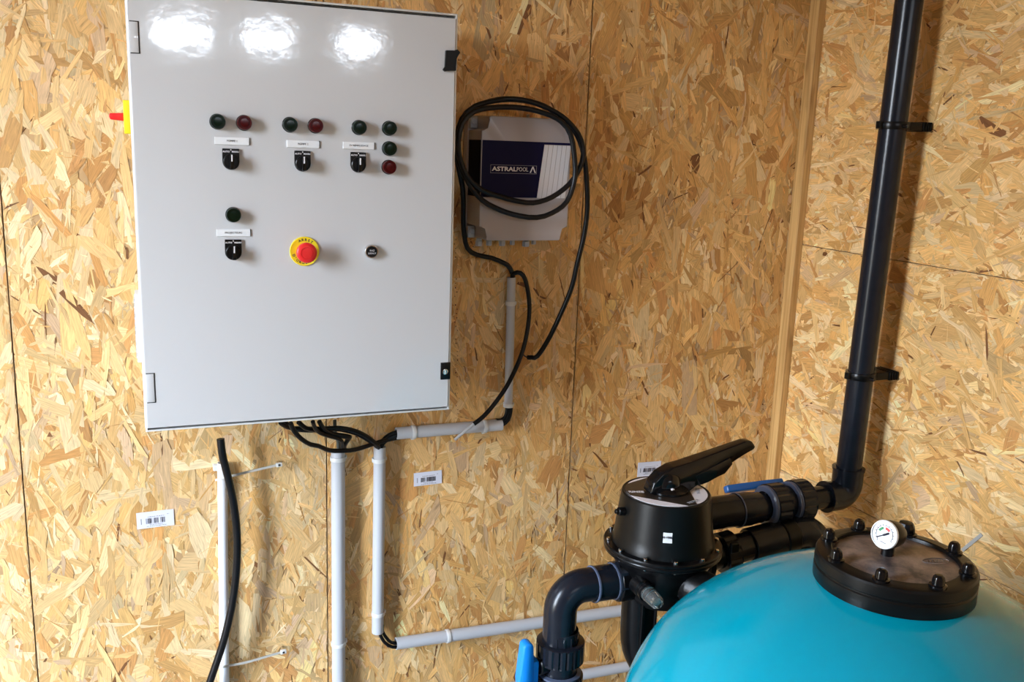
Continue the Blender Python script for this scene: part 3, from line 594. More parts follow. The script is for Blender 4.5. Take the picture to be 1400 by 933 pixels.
# ---------------------------------------------------------------- conduits
def conduit(a, b, r, label, mat='conduit', wall_=.0022):
    bm = B(); tube(bm, [a, b], r, 24, smooth=False, inner=r-wall_)
    return tag(obj('conduit', bm, M[mat], None, 40), label, 'pipe')
def conduit_clip(p_, axis, r, label, w=.0095):
    bm = B(); a = Vector(axis).normalized(); p_ = Vector(p_)
    lathe(bm, [(r+.0004, -w/2), (r+.0018, -w/2), (r+.0022, -w/2+.001), (r+.0022, w/2-.001), (r+.0018, w/2), (r+.0004, w/2), (r+.0004, -w/2)], p_, a, 24)
    o = thing('conduit_clip', p_, label, 'clip', 'clips holding the grey conduits')
    obj('ring', bm, M['clip'], o, 40)
    bm = B(); Mx = frame(a, (0, 1, 0)); side = a.cross(Vector((0, 1, 0))).normalized()
    m4 = Matrix((side, Vector((0, 1, 0)), a)).transposed().to_4x4(); m4.translation = p_
    box(bm, -.007, .007, r+.001, abs(p_.y)-.0025, -w/2, w/2, .001, 1, m4)
    box(bm, -r-.006, -r-.0005, r*.2, r*.8, -w*.4, w*.4, .0008, 1, m4)
    obj('foot', bm, M['clip'], o, 40)
    return o
conduit((-1.2172, -.020, .962), (-1.2178, -.020, .02), .0158, 'light grey vertical conduit below the cabinet, thicker left one of the two')
conduit((-1.1202, -.020, .962), (-1.1228, -.020, .492), .0140, 'light grey vertical conduit below the cabinet, shorter one ending above the long horizontal conduit')
conduit((-.8062, -.020, 1.352), (-.8025, -.020, 1.036), .0103, 'thin short grey vertical conduit below the control box')
conduit((-1.0818, -.020, .991), (-.8190, -.020, .9912), .0142, 'short grey horizontal conduit right of the cabinet bottom')
conduit((-1.0775, -.020, .4535), (-.02, -.020, .4300), .0150, 'long grey horizontal conduit running behind the black valve pipes')
conduit((-.99, -.020, .275), (-.02, -.020, .262), .0140, 'lower grey horizontal conduit at the bottom edge, half hidden by the elbow')
conduit((-1.4695, -.014, .955), (-1.4862, -.014, .05), .0105, 'thin white vertical conduit behind the thick black cable', 'conduit_pale')
for key, r, axis, i, l_ in (('c1clip', .0158, (0, 0, 1), 0, 'pale clip at the top of the thick vertical conduit under the cabinet'), ('c1clip', .0158, (0, 0, 1), 1, 'pale clip low on the thick vertical conduit'),
        ('c2clip', .0140, (0, 0, 1), 0, 'pale clip at the top of the shorter vertical conduit under the cabinet'), ('c2clip', .0140, (0, 0, 1), 1, 'pale clip near the foot of the shorter vertical conduit'),
        ('c3clip', .0103, (0, 0, 1), 0, 'pale clip near the top of the thin short conduit'), ('c3clip', .0103, (0, 0, 1), 1, 'pale clip at the foot of the thin short conduit'),
        ('h1clip', .0142, (1, 0, 0), 0, 'pale clip at the left end of the short horizontal conduit'), ('h1clip', .0142, (1, 0, 0), 1, 'pale clip at the right end of the short horizontal conduit'),
        ('h2clip', .0150, (1, 0, 0), 0, 'pale double clip on the long horizontal conduit')):
    p_ = list(C[key][i]); p_[1] = -.020
    if key == 'h2clip': p_[2] = .4535-.0222*(p_[0]+1.0775)
    if key == 'h1clip': p_[2] = .991
    conduit_clip(p_, axis, r, l_)
bm = B(); lathe(bm, [(.0109, -.006), (.0135, -.006), (.0135, .006), (.0109, .006), (.0109, -.006)], (-1.4697, -.014, .945), (0, 0, 1), 20); box(bm, -1.489, -1.481, -.020, -.003, .939, .951, .001, 1)
tag(obj('conduit_clip', bm, M['conduit_pale']), 'white clip at the top of the white conduit behind the thick cable', 'clip', 'clips holding the grey conduits')
def zip_tie(key, label):
    P_ = smooth_path(C[key], .008); t = thing('cable_tie', P_[0], label, 'cable tie', 'cable ties around the thick cable')
    bm = B(); w = .0026; rows = []
    for i, q in enumerate(P_):
        rows.append([bm.verts.new(q + Vector((0, dy, dz))) for dy, dz in ((-.0008, -w), (.0008, -w), (.0008, w), (-.0008, w))])
    for a, b in zip(rows, rows[1:]): [bm.faces.new((a[k], a[(k+1) % 4], b[(k+1) % 4], b[k])) for k in range(4)]
    bm.faces.new(rows[0]); bm.faces.new(rows[-1]); obj('strap', bm, M['tie'], t)
    q = P_[-1]; d = (P_[-1]-P_[-3]).normalized(); ang = math.atan2(d.z, d.x)
    m4 = Matrix.Translation(q) @ Matrix.Rotation(-ang, 4, 'Y')
    bm = B(); box(bm, -.001, .0125, -.004, .004, -.0042, .0046, .0012, 2, m4); hd = obj('tie_head', bm, M['clip'], t)
    bm = B(); box(bm, .0035, .0085, -.0046, -.0036, -.0022, .0028, .0003, 1, m4); obj('slot', bm, M['seal_gap'], hd)
    bm = B(); tube(bm, [q + Vector((.004, .002, 0)), Vector((q.x+.005, -.0025, q.z))], .0022, 8, smooth=False); obj('wall_screw', bm, M['steel'], t)
zip_tie('tie1', 'upper clear nylon cable tie reaching right from the thick black cable')
zip_tie('tie2', 'lower clear nylon cable tie reaching right from the thick black cable')

# ---------------------------------------------------------------- barcode stickers
def sticker(x, z, w, h, rot, label, seed):
    g = random.Random(seed); t = thing('barcode_sticker', (x, -.0028, z-h/2), label, 'sticker', 'barcode stickers on the boards')
    m4 = Matrix.Translation((x, 0, z)) @ Matrix.Rotation(-rot, 4, 'Y')
    bm = B(); box(bm, -w/2, w/2, -.0032, -.0024, -h/2, h/2, mat4=m4); obj('paper', bm, M['paper'], t)
    bm = B(); u = w/75
    xx = -19*u
    while xx < 20*u:
        b = g.choice((.5, .8, 1.1, 1.6))*u
        if not (-7.5*u < xx < -5.5*u or 7*u < xx < 9*u): box(bm, xx, xx+b, -.0036, -.0031, -8.5*u, 3.5*u, mat4=m4)
        xx += b + g.choice((.6, .9, 1.3))*u
    obj('barcode', bm, M['ink'], t)
    bm = B()
    for zz, xa, xb in ((7*u, -15*u, 19*u), (9.5*u, 24*u, 28*u), (-11*u, -12*u, 14*u), (-14.5*u, -18*u, 22*u)):
        xx = xa
        while xx < xb:
            b = g.uniform(1.0, 3.2)*u
            box(bm, xx, min(xx+b, xb), -.0036, -.0031, zz-.65*u, zz+.65*u, mat4=m4); xx += b+g.uniform(.5, 1.6)*u
    box(bm, -29.5*u, -27.6*u, -.0036, -.0031, -9*u, 4*u, mat4=m4)
    obj('small_print', bm, M['ink_grey'], t)
sticker(-1.6108, .8362, .0755, .0370, math.radians(1.0), 'white barcode sticker left of the thick black cable', 1)
sticker(-.9975, .8662, .0700, .0335, math.radians(1.0), 'white barcode sticker right of the two vertical conduits', 2)
sticker(-.3865, .8290, .0700, .0400, math.radians(-1.5), 'white barcode sticker half hidden behind the black valve handle', 3)
q = C['tape']; bm = B(); vs = [bm.verts.new(Vector(p_)) for p_ in q]; f = bm.faces.new(vs)
r_ = bmesh.ops.extrude_face_region(bm, geom=[f])
for v in [v for v in r_['geom'] if isinstance(v, bmesh.types.BMVert)]: v.co.x += -.0008
tag(obj('tape_strip', bm, M['tape']), 'short strip of grey tape on the right wall behind the filter lid', 'tape')

# ---------------------------------------------------------------- vertical pipe
PX, PY = -.0750, -.390
def pipe_pt(z): return Vector((PX+.002*(z-.93), PY-.022*(z-.93)/.75*0.6, z))
bm = B(); tube(bm, [pipe_pt(.925), pipe_pt(ROOM_T-.002)], .0292, 40, smooth=False)
tag(obj('vertical_pipe', bm, M['upvc']), 'tall dark grey plastic pipe running up the right wall', 'pipe')
def pipe_clip(z, label):
    c_ = pipe_pt(z); t = thing('pipe_clip', c_, label, 'clip', 'clips holding the vertical pipe')
    bm = B(); r = .0296
    lathe(bm, [(r, -.008), (r+.0045, -.008), (r+.0050, -.007), (r+.0050, .007), (r+.0045, .008), (r, .008), (r, -.008)], c_, (0, 0, 1), 40)
    box(bm, c_.x-r-.0130, c_.x-r-.0005, c_.y-.0065, c_.y+.0065, z-.0075, z+.0085, .0015, 2)
    obj('ring', bm, M['black'], t, 40)
    bm = B(); box(bm, c_.x+.018, XR-.002, c_.y-.026, c_.y+.026, z-.0085, z+.0085, .002, 2)
    for k in range(4): box(bm, XR-.030+k*.007, XR-.027+k*.007, c_.y-.0285, c_.y+.0285, z-.0100, z+.0100, .0006, 1)
    obj('bracket', bm, M['black'], t, 40)
    bm = B(); cyl(bm, .0045, 0, .012, (c_.x-.004, c_.y-r-.003, z-.001), (.3, -1, 0), 10); obj('clip_screw', bm, M['black_gloss'], t)
pipe_clip(1.727, 'black pipe clip high on the vertical pipe'); pipe_clip(1.1625, 'black pipe clip low on the vertical pipe, above the elbow')
# elbow under the vertical pipe
def sweep_elbow(bm, a, corner, b, r, seg=32, n=10, rad=.04):
    a, corner, b = map(Vector, (a, corner, b)); da = (a-corner).normalized(); db = (b-corner).normalized()
    pts = [a]; p0 = corner+da*rad; p1 = corner+db*rad
    cen = corner+(da+db)*rad
    for k in range(n+1):
        t = k/n*PI/2; pts.append(cen - db*rad*math.cos(t) - da*rad*math.sin(t))
    pts.append(b); tube(bm, pts, r, seg, smooth=False)
ZU = .8680
el = thing('pipe_elbow', (PX, PY, ZU-.036), 'dark grey elbow at the foot of the vertical pipe', 'pipe fitting')
bm = B(); sweep_elbow(bm, (PX, PY, ZU+.068), (PX, PY, ZU), (PX-.062, PY, ZU), .0355, rad=.030)
obj('elbow_body', bm, M['upvc'], el, 40)
bm = B(); lathe(bm, [(.0300, -.002), (.0375, -.002), (.0378, .004), (.0300, .0045)], (PX, PY, ZU+.064), (0, 0, 1), 40); obj('socket_rim', bm, M['upvc'], el)
bm = B(); lathe(bm, [(.0270, -.002), (.0375, -.002), (.0378, .004), (.0270, .0045)], (PX-.058, PY, ZU), (-1, 0, 0), 40); obj('socket_rim', bm, M['upvc'], el)
# ---------------------------------------------------------------- union ball valve on the upper line
def ribbed_nut(bm, r, h0, h1, loc, axis, n=18):
    seg = n*4; Mx = frame(axis); loc = Vector(loc); rings = []
    for h, rr, rib in ((h0, r-.004, 0), (h0+.002, r, 0), (h0+.004, r, 1), (h1-.004, r, 1), (h1-.002, r, 0), (h1, r-.004, 0)):
        rings.append([bm.verts.new(loc + Mx @ Vector(((rr-(.0026 if rib and k % 4 == 0 else 0))*math.cos(2*PI*k/seg), (rr-(.0026 if rib and k % 4 == 0 else 0))*math.sin(2*PI*k/seg), h))) for k in range(seg)])
    for a, b in zip(rings, rings[1:]): [bm.faces.new((a[k], a[(k+1) % seg], b[(k+1) % seg], b[k])) for k in range(seg)]
    bm.faces.new(rings[0]); bm.faces.new(rings[-1])
bv = thing('union_ball_valve', (-.285, PY, ZU-.05), 'dark grey union ball valve with blue lever, between the multiport valve and the vertical pipe', 'valve')
bm = B(); cyl(bm, .0275, 0, .082, (-.114, PY, ZU), (-1, 0, 0), 36); obj('pipe_stub', bm, M['upvc'], bv)
bm = B(); ribbed_nut(bm, .0490, 0, .040, (-.194, PY, ZU), (-1, 0, 0), 14); obj('union_nut', bm, M['upvc'], bv)
bm = B(); lathe(bm, [(.036, 0), (.0465, 0), (.0465, .003), (.0445, .0045), (.0470, .006), (.0470, .009), (.036, .0095)], (-.233, PY, ZU), (-1, 0, 0), 48); obj('nut_rim', bm, M['upvc_edge'], bv)
bm = B(); cyl(bm, .0370, 0, .030, (-.235, PY, ZU), (-1, 0, 0), 40, .002); obj('valve_body', bm, M['upvc'], bv)
bm = B(); ribbed_nut(bm, .0500, 0, .040, (-.262, PY, ZU-.003), (-1, 0, 0), 14); obj('union_nut', bm, M['upvc'], bv)
bm = B(); lathe(bm, [(.036, 0), (.0475, 0), (.0475, .006), (.0440, .009), (.034, .0095)], (-.301, PY, ZU-.003), (-1, 0, 0), 48); obj('nut_rim', bm, M['upvc_edge'], bv)
bm = B(); lathe(bm, [(0, 0), (.0300, 0), (.0300, .014), (.0355, .016), (.0362, .030), (.0385, .046), (.0385, .075), (0, .075)], (-.310, PY, ZU-.004), (-1, 0, 0), 40); obj('socket_end', bm, M['upvc'], bv)
bm = B(); lathe(bm, [(.0385, 0), (.0400, .0005), (.0400, .0030), (.0385, .0035)], (-.384, PY, ZU-.004), (-1, 0, 0), 40); obj('socket_lip', bm, M['upvc_edge'], bv)
bm = B(); cyl(bm, .0370, 0, .150, (-.387, PY, ZU-.004), (-1, 0, 0), 40); obj('pipe_stub', bm, M['upvc'], bv)
bm = B(); cyl(bm, .014, .01, .030, (-.250, PY+.018, ZU+.002), (0, .55, .83), 20); obj('stem', bm, M['upvc'], bv)
hx0, hx1 = -.378, -.225
bm = B(); prism(bm, [(hx0, -.006), (hx0+.003, -.010), (hx0+.09, -.013), (-.262, -.018), (-.225, -.018), (hx1, -.012), (hx1, .012), (-.225, .018), (-.262, .018), (hx0+.09, .013), (hx0+.003, .010), (hx0, .006)], 0, .017, .004, axis='z')
m4 = Matrix.Translation((0, PY+.054, ZU+.016)) @ Matrix.Rotation(math.radians(-33), 4, 'X')
for v in bm.verts: v.co = m4 @ v.co
obj('lever', bm, M['blue_shaded'], bv, 40, label='blue plastic lever')

# ---------------------------------------------------------------- multiport valve
VX, VY = -.6560, -.5200
mv = thing('multiport_valve', (VX, VY, .73), 'big black multiport valve with domed body and long lever, beside the turquoise filter', 'valve')
bm = B(); lathe(bm, [(.1040, .880), (.1040, .886), (.1010, .894), (.0985, .910), (.0900, .978), (.0890, .985), (.0870, .9875), (.0835, .9868), (.0828, .9862), (0, .9862)], (VX, VY, 0), (0, 0, 1), 72); dome = obj('dome', bm, M['black_matt'], mv)
bm = B(); lathe(bm, [(.1040, .852), (.1060, .856), (.1080, .862), (.1165, .864), (.1185, .866), (.1190, .871), (.1180, .873), (.1195, .875), (.1195, .879), (.1180, .8815), (.1030, .8820)], (VX, VY, 0), (0, 0, 1), 72); obj('flange', bm, M['black'], mv)
bm = B(); lathe(bm, [(0, .745), (.040, .748), (.066, .760), (.083, .785), (.090, .815), (.094, .835), (.1040, .853)], (VX, VY, 0), (0, 0, 1), 64); obj('lower_body', bm, M['black'], mv)
bolt0 = None
for k in range(12):
    a = math.radians(222+k*30); bx, by = VX+.1115*math.cos(a), VY+.1115*math.sin(a)
    if bolt0 is None:
        bm = B(); cyl(bm, .0042, 0, .0075, (bx, by, .8800), seg=12, bev=.0012); cyl(bm, .0030, -.019, .0, (bx, by, .8800), seg=8)
        bolt0 = obj('bolt', bm, M['steel'], mv); b0 = (bx, by)
    else:
        c_ = bolt0.copy(); col.objects.link(c_); c_.location.x += bx-b0[0]; c_.location.y += by-b0[1]
# dial label
lz = .9872
bm = B(); lathe(bm, [(.0815, lz-.0006), (.0815, lz+.0002), (0, lz+.0002)], (VX, VY, 0), (0, 0, 1), 72); lb = obj('dial_label', bm, M['label_white'], mv, label='round label, dark with white segments')
def segpoly(spans, r):
    pts = []; 
    inside = lambda a: any(s <= a <= e_ for s, e_ in spans)
    for d in range(0, 360, 3):
        a = d if d <= 180 else d-360
        if not any(s < a < e_ or s < a+360 < e_ for s, e_ in spans): pts.append((VX+r*math.cos(math.radians(a)), VY+r*math.sin(math.radians(a))))
    return pts
bm = B(); prism(bm, segpoly([(84, 134), (182, 268), (-74, 32)], .0818), lz, lz+.0007, axis='z'); obj('dark_field', bm, M['label_brown'], lb)
rt = (Vector((.929, -.368, 0)), Vector((.368, .929, 0)))
text_mesh('lettering', 'RINSE', .012, M['print_white'], lb, (VX-.062, VY+.012, lz+.0010), ((.95, -.3, 0), (.3, .95, 0)), bold=True)
text_mesh('lettering', 'FILTER', .011, M['ink_grey'], lb, (VX+.022, VY-.066, lz+.0010), ((.93, .3, 0), (-.3, .93, 0)))
text_mesh('lettering', 'WASTE', .011, M['ink_grey'], lb, (VX+.063, VY-.018, lz+.0007), ((.45, .9, 0), (-.9, .45, 0)))
# lever
bm = B()
lathe(bm, [(0, .006), (.040, .006), (.040, .010), (.030, .018), (0, .020)], (VX+.004, VY, lz-.004), (0, 0, 1), 40)
lathe(bm, [(0, .0), (.026, .0), (.027, .018), (.024, .030), (.015, .038), (0, .041)], (VX, VY, lz+.004), (0, 0, 1), 32)
obj('hub', bm, M['black_gloss'], mv, 50)
hp = [(x, z) for x, y, z in C['handle']]
hp = [(x, (1.0-.24*min(1, max(0, (x+.62)/.1)))*(z-zc_)+zc_) for x, z in hp for zc_ in [1.003+(x+.66)*.36]]
bm = B(); prism(bm, hp, VY-.0135, VY+.0135, .004, seg=3)
for v in bm.verts:
    t = min(1, max(0, (v.co.x+.66)/.2)); v.co.y = VY + (v.co.y-VY)*(1.25-.45*t)
hd = obj('lever', bm, M['black_gloss'], mv, 50)
bm = B(); prism(bm, [(-.600, 1.020), (-.520, 1.050), (-.512, 1.036), (-.530, 1.016), (-.570, 1.006), (-.590, .996)], VY-.0165, VY+.0165, .003); obj('lever_web', bm, M['black_gloss'], hd, 40)
bm = B(); cyl(bm, .0048, 0, .052, (-.6590, VY+.022, .9985), (0, -1, 0), 16); obj('pivot_pin', bm, M['print_white'], hd, label='white pivot pin')
# sticker on the dome
bm = B(); a0 = math.radians(243); rows = []
for i in range(5):
    a = a0 + (i-2)*math.radians(2.6)
    rows.append([bm.verts.new((VX+(rr+.0008)*math.cos(a), VY+(rr+.0008)*math.sin(a), zz)) for rr, zz in ((.0972, .9185), (.0945, .9385))])
for a, b in zip(rows, rows[1:]): bm.faces.new((a[0], b[0], b[1], a[1]))
sk = obj('white_sticker', bm, M['white'], dome, label='small white sticker with model lettering')
n_ = Vector((math.cos(a0), math.sin(a0), .13)).normalized(); tx = Vector((-math.sin(a0), math.cos(a0), 0)); 
text_mesh('lettering', 'H-1500', .0062, M['ink'], sk, Vector((VX, VY, .9295)) + Vector((math.cos(a0), math.sin(a0), 0))*.0972, (tx, n_.cross(tx)), bold=True)
text_mesh('lettering', '= = =', .0040, M['ink_grey'], sk, Vector((VX, VY, .9225)) + Vector((math.cos(a0), math.sin(a0), 0))*.0980, (tx, n_.cross(tx))) if False else None
bm = B(); cyl(bm, .0085, 0, .016, (VX-.092, VY, .955), (-1, 0, .1), 16, .002); cyl(bm, .005, .016, .021, (VX-.092, VY, .955), (-1, 0, .1), 12); obj('gauge_plug', bm, M['black'], mv)
# ports
bm = B(); cyl(bm, .0400, .04, .118, (VX+.012, VY, .8065), (-1, 0, 0), 36, .003); obj('left_port', bm, M['black'], mv)
bm = B(); cyl(bm, .0400, .05, .150, (VX-.012, VY+.045, .805), (1, .28, 0), 36, .003); obj('right_port', bm, M['black'], mv)
bm = B(); tube(bm, [(VX+.02, VY+.05, .81), (VX+.05, VY+.10, .835), (VX+.085, VY+.128, .862), (VX+.14, VY+.13, ZU-.004), (VX+.16, VY+.13, ZU-.004)], .0385, 32, .01); obj('back_port', bm, M['black'], mv)
# port facing the filter, sight glass, small union
pd = Vector((.35, -.93, 0)).normalized(); pc = Vector((VX+.012, VY-.050, .816))
bm = B(); cyl(bm, .0365, .0, .055, pc, pd, 36, .003); obj('filter_port', bm, M['black'], mv)
bm = B(); lathe(bm, [(.030, .040), (.0400, .040), (.0400, .045), (.0385, .048), (.0385, .080), (.034, .084), (0, .084)], pc, pd, 40); obj('port_nut', bm, M['black_matt'], mv)
gd = Vector((.08, -1, -.12)).normalized(); gc = Vector((VX-.080, VY-.045, .8215))
bm = B(); lathe(bm, [(0, 0), (.0190, 0), (.0190, .022), (.0165, .024), (.0165, .030), (.0180, .032), (.0180, .036), (0, .036)], gc, gd, 28); sg = obj('sight_glass', bm, M['black'], mv, label='sight glass with a clear tube end')
bm = B(); lathe(bm, [(0, .034), (.0150, .034), (.0148, .060), (.0130, .072), (.0090, .077), (0, .078)], gc, gd, 28); obj('clear_tube', bm, M['clear'], sg)
bm = B(); lathe(bm, [(.0095, .036), (.0130, .036), (.0130, .039), (.0095, .039), (.0095, .036)], gc, gd, 24); lathe(bm, [(0, .062), (.006, .062), (.006, .066), (0, .066)], gc, gd, 16); obj('glass_ring', bm, M['steel'], sg)
# return leg to the lower filter port
bm = B(); tube(bm, [(-.700, VY+.002, .775), (-.700, VY, .735), (-.6995, VY, .690), (-.696, VY-.004, .655), (-.682, VY-.018, .622), (-.660, VY-.045, .602), (-.64, VY-.11, .598), (-.63, VY-.16, .598)], .0365, 32, .012)
rl = obj('return_leg', bm, M['black'], mv, 50)
bm = B()
for dx in (-.012, .018):
    box(bm, -.7015+dx-.003, -.7015+dx+.003, VY-.0395, VY-.030, .655, .775, .0012, 1)
obj('moulded_rib', bm, M['black'], rl)

# ---------------------------------------------------------------- lower right line
lt = thing('lower_pipe_run', (-.36, -.43, .74), 'black lower pipe running right from the multiport valve and bending down behind the filter', 'pipe')
lp = lambda x: Vector((x, -.43, .7862+(x+.438)*.105))
ld = (lp(-.2)-lp(-.5)).normalized()
bm = B(); tube(bm, [lp(-.56), lp(-.20)], .0330, 36, smooth=False); obj('pipe_body', bm, M['upvc'], lt)
bm = B(); lathe(bm, [(.0325, 0), (.0460, 0), (.0470, .003), (.0470, .012), (.0420, .016), (.0325, .016)], lp(-.500), ld, 40); obj('port_collar', bm, M['black'], lt)
bm = B(); ribbed_nut(bm, .0455, 0, .036, lp(-.452), ld, 12); obj('union_nut', bm, M['upvc'], lt)
bm = B(); cyl(bm, .0395, 0, .085, lp(-.375), ld, 36, .002); obj('coupling', bm, M['upvc'], lt)
bm = B(); cyl(bm, .0410, 0, .034, lp(-.290), ld, 36, .002); obj('coupling', bm, M['black'], lt)
bm = B(); sweep_elbow(bm, lp(-.262), lp(-.185), lp(-.185)-Vector((0, 0, .12)), .0385, rad=.055); obj('elbow_body', bm, M['upvc'], lt, 50)
bm = B(); tube(bm, [lp(-.185)-Vector((0, 0, .11)), Vector((-.185, -.43, .02))], .0300, 32, smooth=False); obj('down_pipe', bm, M['upvc'], lt)
bm = B(); box(bm, -.452, -.430, -.474, -.464, .803, .826, .002, 1); obj('moulded_lug', bm, M['black'], lt)

# ---------------------------------------------------------------- left pump line
EX, EZ = -.8785, .8095
pl = thing('suction_elbow', (EX, VY, .60), 'dark grey elbow and coupling turning down from the left of the multiport valve', 'pipe fitting')
bm = B(); sweep_elbow(bm, (-.806, VY, EZ), (EX, VY, EZ), (EX, VY, .690), .0330, rad=.046, seg=40); obj('elbow_body', bm, M['upvc'], pl, 50)
bm = B(); cyl(bm, .0352, 0, .052, (-.812, VY, EZ-.001), (1, 0, 0), 40, .0015); obj('coupling', bm, M['upvc'], pl)
for x in (-.812, -.768):
    bm = B(); lathe(bm, [(.0335, 0), (.0368, .0003), (.0372, .002), (.0368, .0040), (.0335, .0045)], (x, VY, EZ-.001), (1, 0, 0), 44); obj('bright_ring', bm, M['upvc_edge'], pl)
bm = B(); lathe(bm, [(.0, 0), (.0395, 0), (.0405, .002), (.0405, .018), (.038, .020), (0, .020)], (-.764, VY, EZ-.001), (1, 0, 0), 8); obj('hexagon_collar', bm, M['upvc'], pl)
lv = thing('union_ball_valve', (EX+.003, VY, .53), 'dark grey union ball valve with bright blue lever below the left elbow', 'valve')
VXL = EX+.004
bm = B(); seg = 40
lathe(bm, [(.031, .690), (.0345, .690), (.0350, .694), (.0350, .722), (.0335, .724)], (VXL, VY, 0), (0, 0, 1), 40)
for k in range(14):
    a = 2*PI*k/14; m4 = Matrix.Translation((VXL, VY, 0)) @ Matrix.Rotation(a, 4, 'Z'); box(bm, .0330, .0362, -.0022, .0022, .692, .718, .0006, 1, m4)
obj('ribbed_socket', bm, M['upvc'], lv, 40)
bm = B(); ribbed_nut(bm, .0480, .657, .700, (VXL, VY, 0), (0, 0, 1), 22); obj('union_nut', bm, M['upvc'], lv)
bm = B(); lathe(bm, [(.0335, .560), (.0335, .600), (.0350, .610), (.0350, .655), (.030, .660)], (VXL, VY, 0), (0, 0, 1), 40); obj('valve_body', bm, M['upvc'], lv)
bm = B(); ribbed_nut(bm, .0480, .585, .628, (VXL, VY, 0), (0, 0, 1), 22); obj('union_nut', bm, M['upvc'], lv)
bm = B(); lathe(bm, [(.036, .628), (.0440, .628), (.0440, .6315), (.036, .633)], (VXL, VY, 0), (0, 0, 1), 40); obj('nut_rim', bm, M['upvc_edge'], lv)
bm = B(); cyl(bm, .0175, .025, .050, (VXL, VY, .654), (-1, -.12, 0), 24, .002); obj('stem', bm, M['black'], lv)
bm = B(); prism(bm, [(-.010, .075), (-.004, .080), (.006, .080), (.0115, .074), (.0140, .0), (.0115, -.074), (.005, -.080), (-.005, -.080), (-.010, -.075), (-.0155, 0)], -.016, .010, .004, axis='y')
for v in bm.verts: v.co = Vector((v.co.x + EX-.0740, v.co.y+VY-.006, v.co.z+.6345))
hl = obj('lever', bm, M['blue'], lv, 50, label='bright blue plastic lever')
bm = B(); box(bm, EX-.0640, EX-.0480, VY-.018, VY+.014, .612, .672, .004, 2); obj('lever_boss', bm, M['blue'], lv)
pp = thing('down_pipe', (VXL, VY, 0), 'dark grey pipe continuing down under the left ball valve', 'pipe')
bm = B(); tube(bm, [(VXL, VY, .565), (VXL, VY, .01)], .0315, 36, smooth=False); obj('pipe_body', bm, M['upvc'], pp)

# ---------------------------------------------------------------- filter tank
TX, TY = -.605, -1.070
ft = thing('filter_tank', (TX, TY, 0), 'large turquoise pool sand filter with black bolted lid and pressure gauge', 'filter')
prof = [(0, .02), (.30, .02), (.345, .06), (.389, .22), (.3894, .50), (.3894, .68)]
TR, TH, TZ = .3894, .298, .749
for k in range(0, 37):
    t = k/36*math.radians(74); rr_ = TR*math.cos(t); q_ = min(1, rr_/.30); prof.append((rr_, TZ+TH*math.sin(t)+.010*(1-q_*q_*(3-2*q_))))
prof.append((0, TZ+TH*math.sin(math.radians(74))+.012))
bm = B(); lathe(bm, prof, (TX, TY, 0), (0, 0, 1), 128); obj('shell', bm, M['tank'], ft, 50)
LZ = 1.087
bm = B(); lathe(bm, [(.1060, 1.035), (.1110, 1.038), (.1125, 1.042), (.1125, 1.060), (.1108, 1.0618), (.1108, 1.0638), (.1122, 1.0655), (.1125, 1.0690), (.1120, 1.0790), (.1100, 1.0820), (.1070, 1.0832), (.0980, 1.0840), (.0900, 1.0850), (.0880, 1.0840), (.0868, 1.0790), (.0850, 1.0790)], (TX, TY, 0), (0, 0, 1), 96); lf = obj('lid_ring', bm, M['black_matt'], ft)
bm = B(); lathe(bm, [(.0870, 1.0770), (.0870, 1.0795), (.0600, 1.0830), (.030, 1.0850), (0, 1.0856)], (TX, TY, 0), (0, 0, 1), 64); lc = obj('lid_window', bm, M['lid_dust'], ft, label='dusty brown lid centre')
bm = B(); ln = Vector((TX+.043, TY-.033, 1.0850)); a_ = math.radians(-14)
for k in range(30):
    t = 2*PI*k/30; t2 = 2*PI*(k+1)/30
    m0 = Vector((.020*math.cos(t), .0085*math.sin(t), 0)); m1_ = Vector((.020*math.cos(t2), .0085*math.sin(t2), 0)); rr_ = Matrix.Rotation(a_, 3, 'Z')
    tube(bm, [ln+rr_@m0, ln+rr_@m1_], .0008, 5, smooth=False)
for k in range(7):
    rr_ = Matrix.Rotation(a_, 3, 'Z'); x0 = -.014+k*.0042; tube(bm, [ln+rr_@Vector((x0, -.003, 0)), ln+rr_@Vector((x0+.002, .003, 0))], .0008, 5, smooth=False)
obj('embossed_oval', bm, M['lid_dust'], lc)
nut0 = None
for k in range(8):
    a = math.radians(35+45*k); bx, by = TX+.0965*math.cos(a), TY+.0965*math.sin(a)
    if nut0 is None:
        bm = B(); lathe(bm, [(0, 1.083), (.0120, 1.083), (.0120, 1.0865), (.0088, 1.0875), (.0086, 1.0930), (.0074, 1.0980), (.0045, 1.1008), (0, 1.1015)], (bx, by, 0), (0, 0, 1), 20)
        nut0 = obj('cap_nut', bm, M['black_gloss'], ft); b0 = (bx, by)
    else:
        c_ = nut0.copy(); col.objects.link(c_); c_.location.x += bx-b0[0]; c_.location.y += by-b0[1]
# air purge knob
kx, ky = TX+.074, TY+.058
bm = B(); lathe(bm, [(0, 1.083), (.008, 1.083), (.008, 1.086), (.0115, 1.088), (.0130, 1.091), (.0130, 1.098), (.010, 1.104), (0, 1.106)], (kx, ky, 0), (0, 0, 1), 10); obj('purge_knob', bm, M['black'], ft)
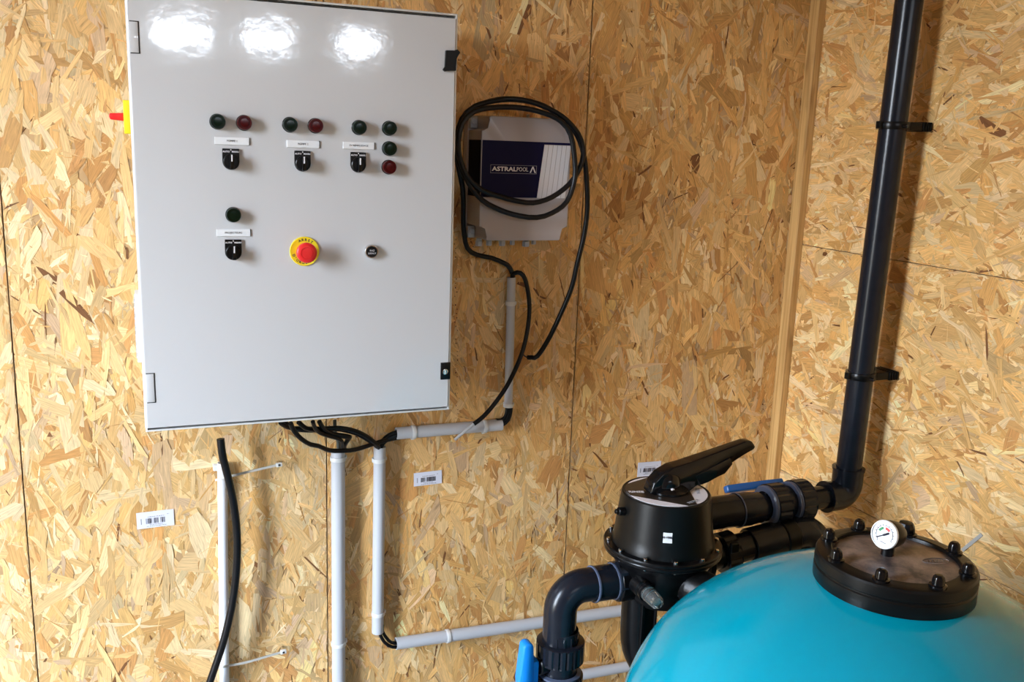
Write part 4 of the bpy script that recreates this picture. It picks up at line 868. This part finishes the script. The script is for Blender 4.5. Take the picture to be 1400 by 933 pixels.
# pressure gauge
gc = Vector((TX-.018, TY+.004, 1.1185)); view = (Vector((-1.6126, -2.0325, 1.65))-gc).normalized()
gn = Vector((-.80, -.42, .18)).normalized(); gn = (view*math.cos(math.radians(38)) + Vector((-.929, .368, -.10)).normalized()*math.sin(math.radians(38))).normalized()
bm = B(); lathe(bm, [(0, -.034), (.0130, -.033), (.0185, -.022), (.0205, -.010), (.0210, .004), (.0200, .006), (.0190, .006)], gc, gn, 40); gg = obj('pressure_gauge', bm, M['black'], ft, label='small round pressure gauge')
bm = B(); cyl(bm, .0095, -.036, -.010, gc-Vector((0, 0, .006))-gn*.008, (0, 0, 1), 12); obj('gauge_stem', bm, M['black'], gg)
bm = B(); lathe(bm, [(.0209, .0035), (.0211, .007), (.0202, .0085), (.0190, .0085), (.0187, .006), (0, .006)], gc, gn, 40); df = obj('dial_face', bm, M['dial'], gg, label='white dial with scale and needle')
gu = (UU - gn*UU.dot(gn)).normalized(); gr = gu.cross(gn)
def on_dial(x, y): return gc + gn*.0064 + gr*x*.88 + gu*y*.88
def arc_strip(name, r0, r1, a0, a1, mat):
    bm = B(); n = 12; rows = [[bm.verts.new(on_dial(r*math.cos(math.radians(a0+(a1-a0)*k/n)), r*math.sin(math.radians(a0+(a1-a0)*k/n)))) for r in (r0, r1)] for k in range(n+1)]
    for a, b in zip(rows, rows[1:]): bm.faces.new((a[0], a[1], b[1], b[0]))
    r_ = bmesh.ops.extrude_face_region(bm, geom=list(bm.faces))
    for v in [v for v in r_['geom'] if isinstance(v, bmesh.types.BMVert)]: v.co += gn*.0003
    return obj(name, bm, mat, df)
arc_strip('green_band', .0085, .0125, 100, 150, M['dial_green']); arc_strip('red_band', .0085, .0125, 35, 80, M['red']); arc_strip('scale_line', .0145, .0151, -40, 220, M['ink'])
bm = B()
for k in range(14):
    a = math.radians(-40+20*k); tube(bm, [on_dial(.0150*math.cos(a), .0150*math.sin(a)), on_dial(.0172*math.cos(a), .0172*math.sin(a))], .0004, 4, smooth=False)
obj('scale_tick', bm, M['ink'], df, kind='stuff')
bm = B(); tube(bm, [on_dial(-.0135, -.006), on_dial(.0085, .0030)], .0009, 5, smooth=False); tube(bm, [on_dial(-.002, -.0013), on_dial(.0075, .0026)], .0016, 6, smooth=False); obj('needle', bm, M['ink'], df)
bm = B(); tube(bm, [on_dial(-.007, -.0115), on_dial(.003, -.0150)], .0007, 5, smooth=False); obj('dial_marking', bm, M['ink_grey'], df)
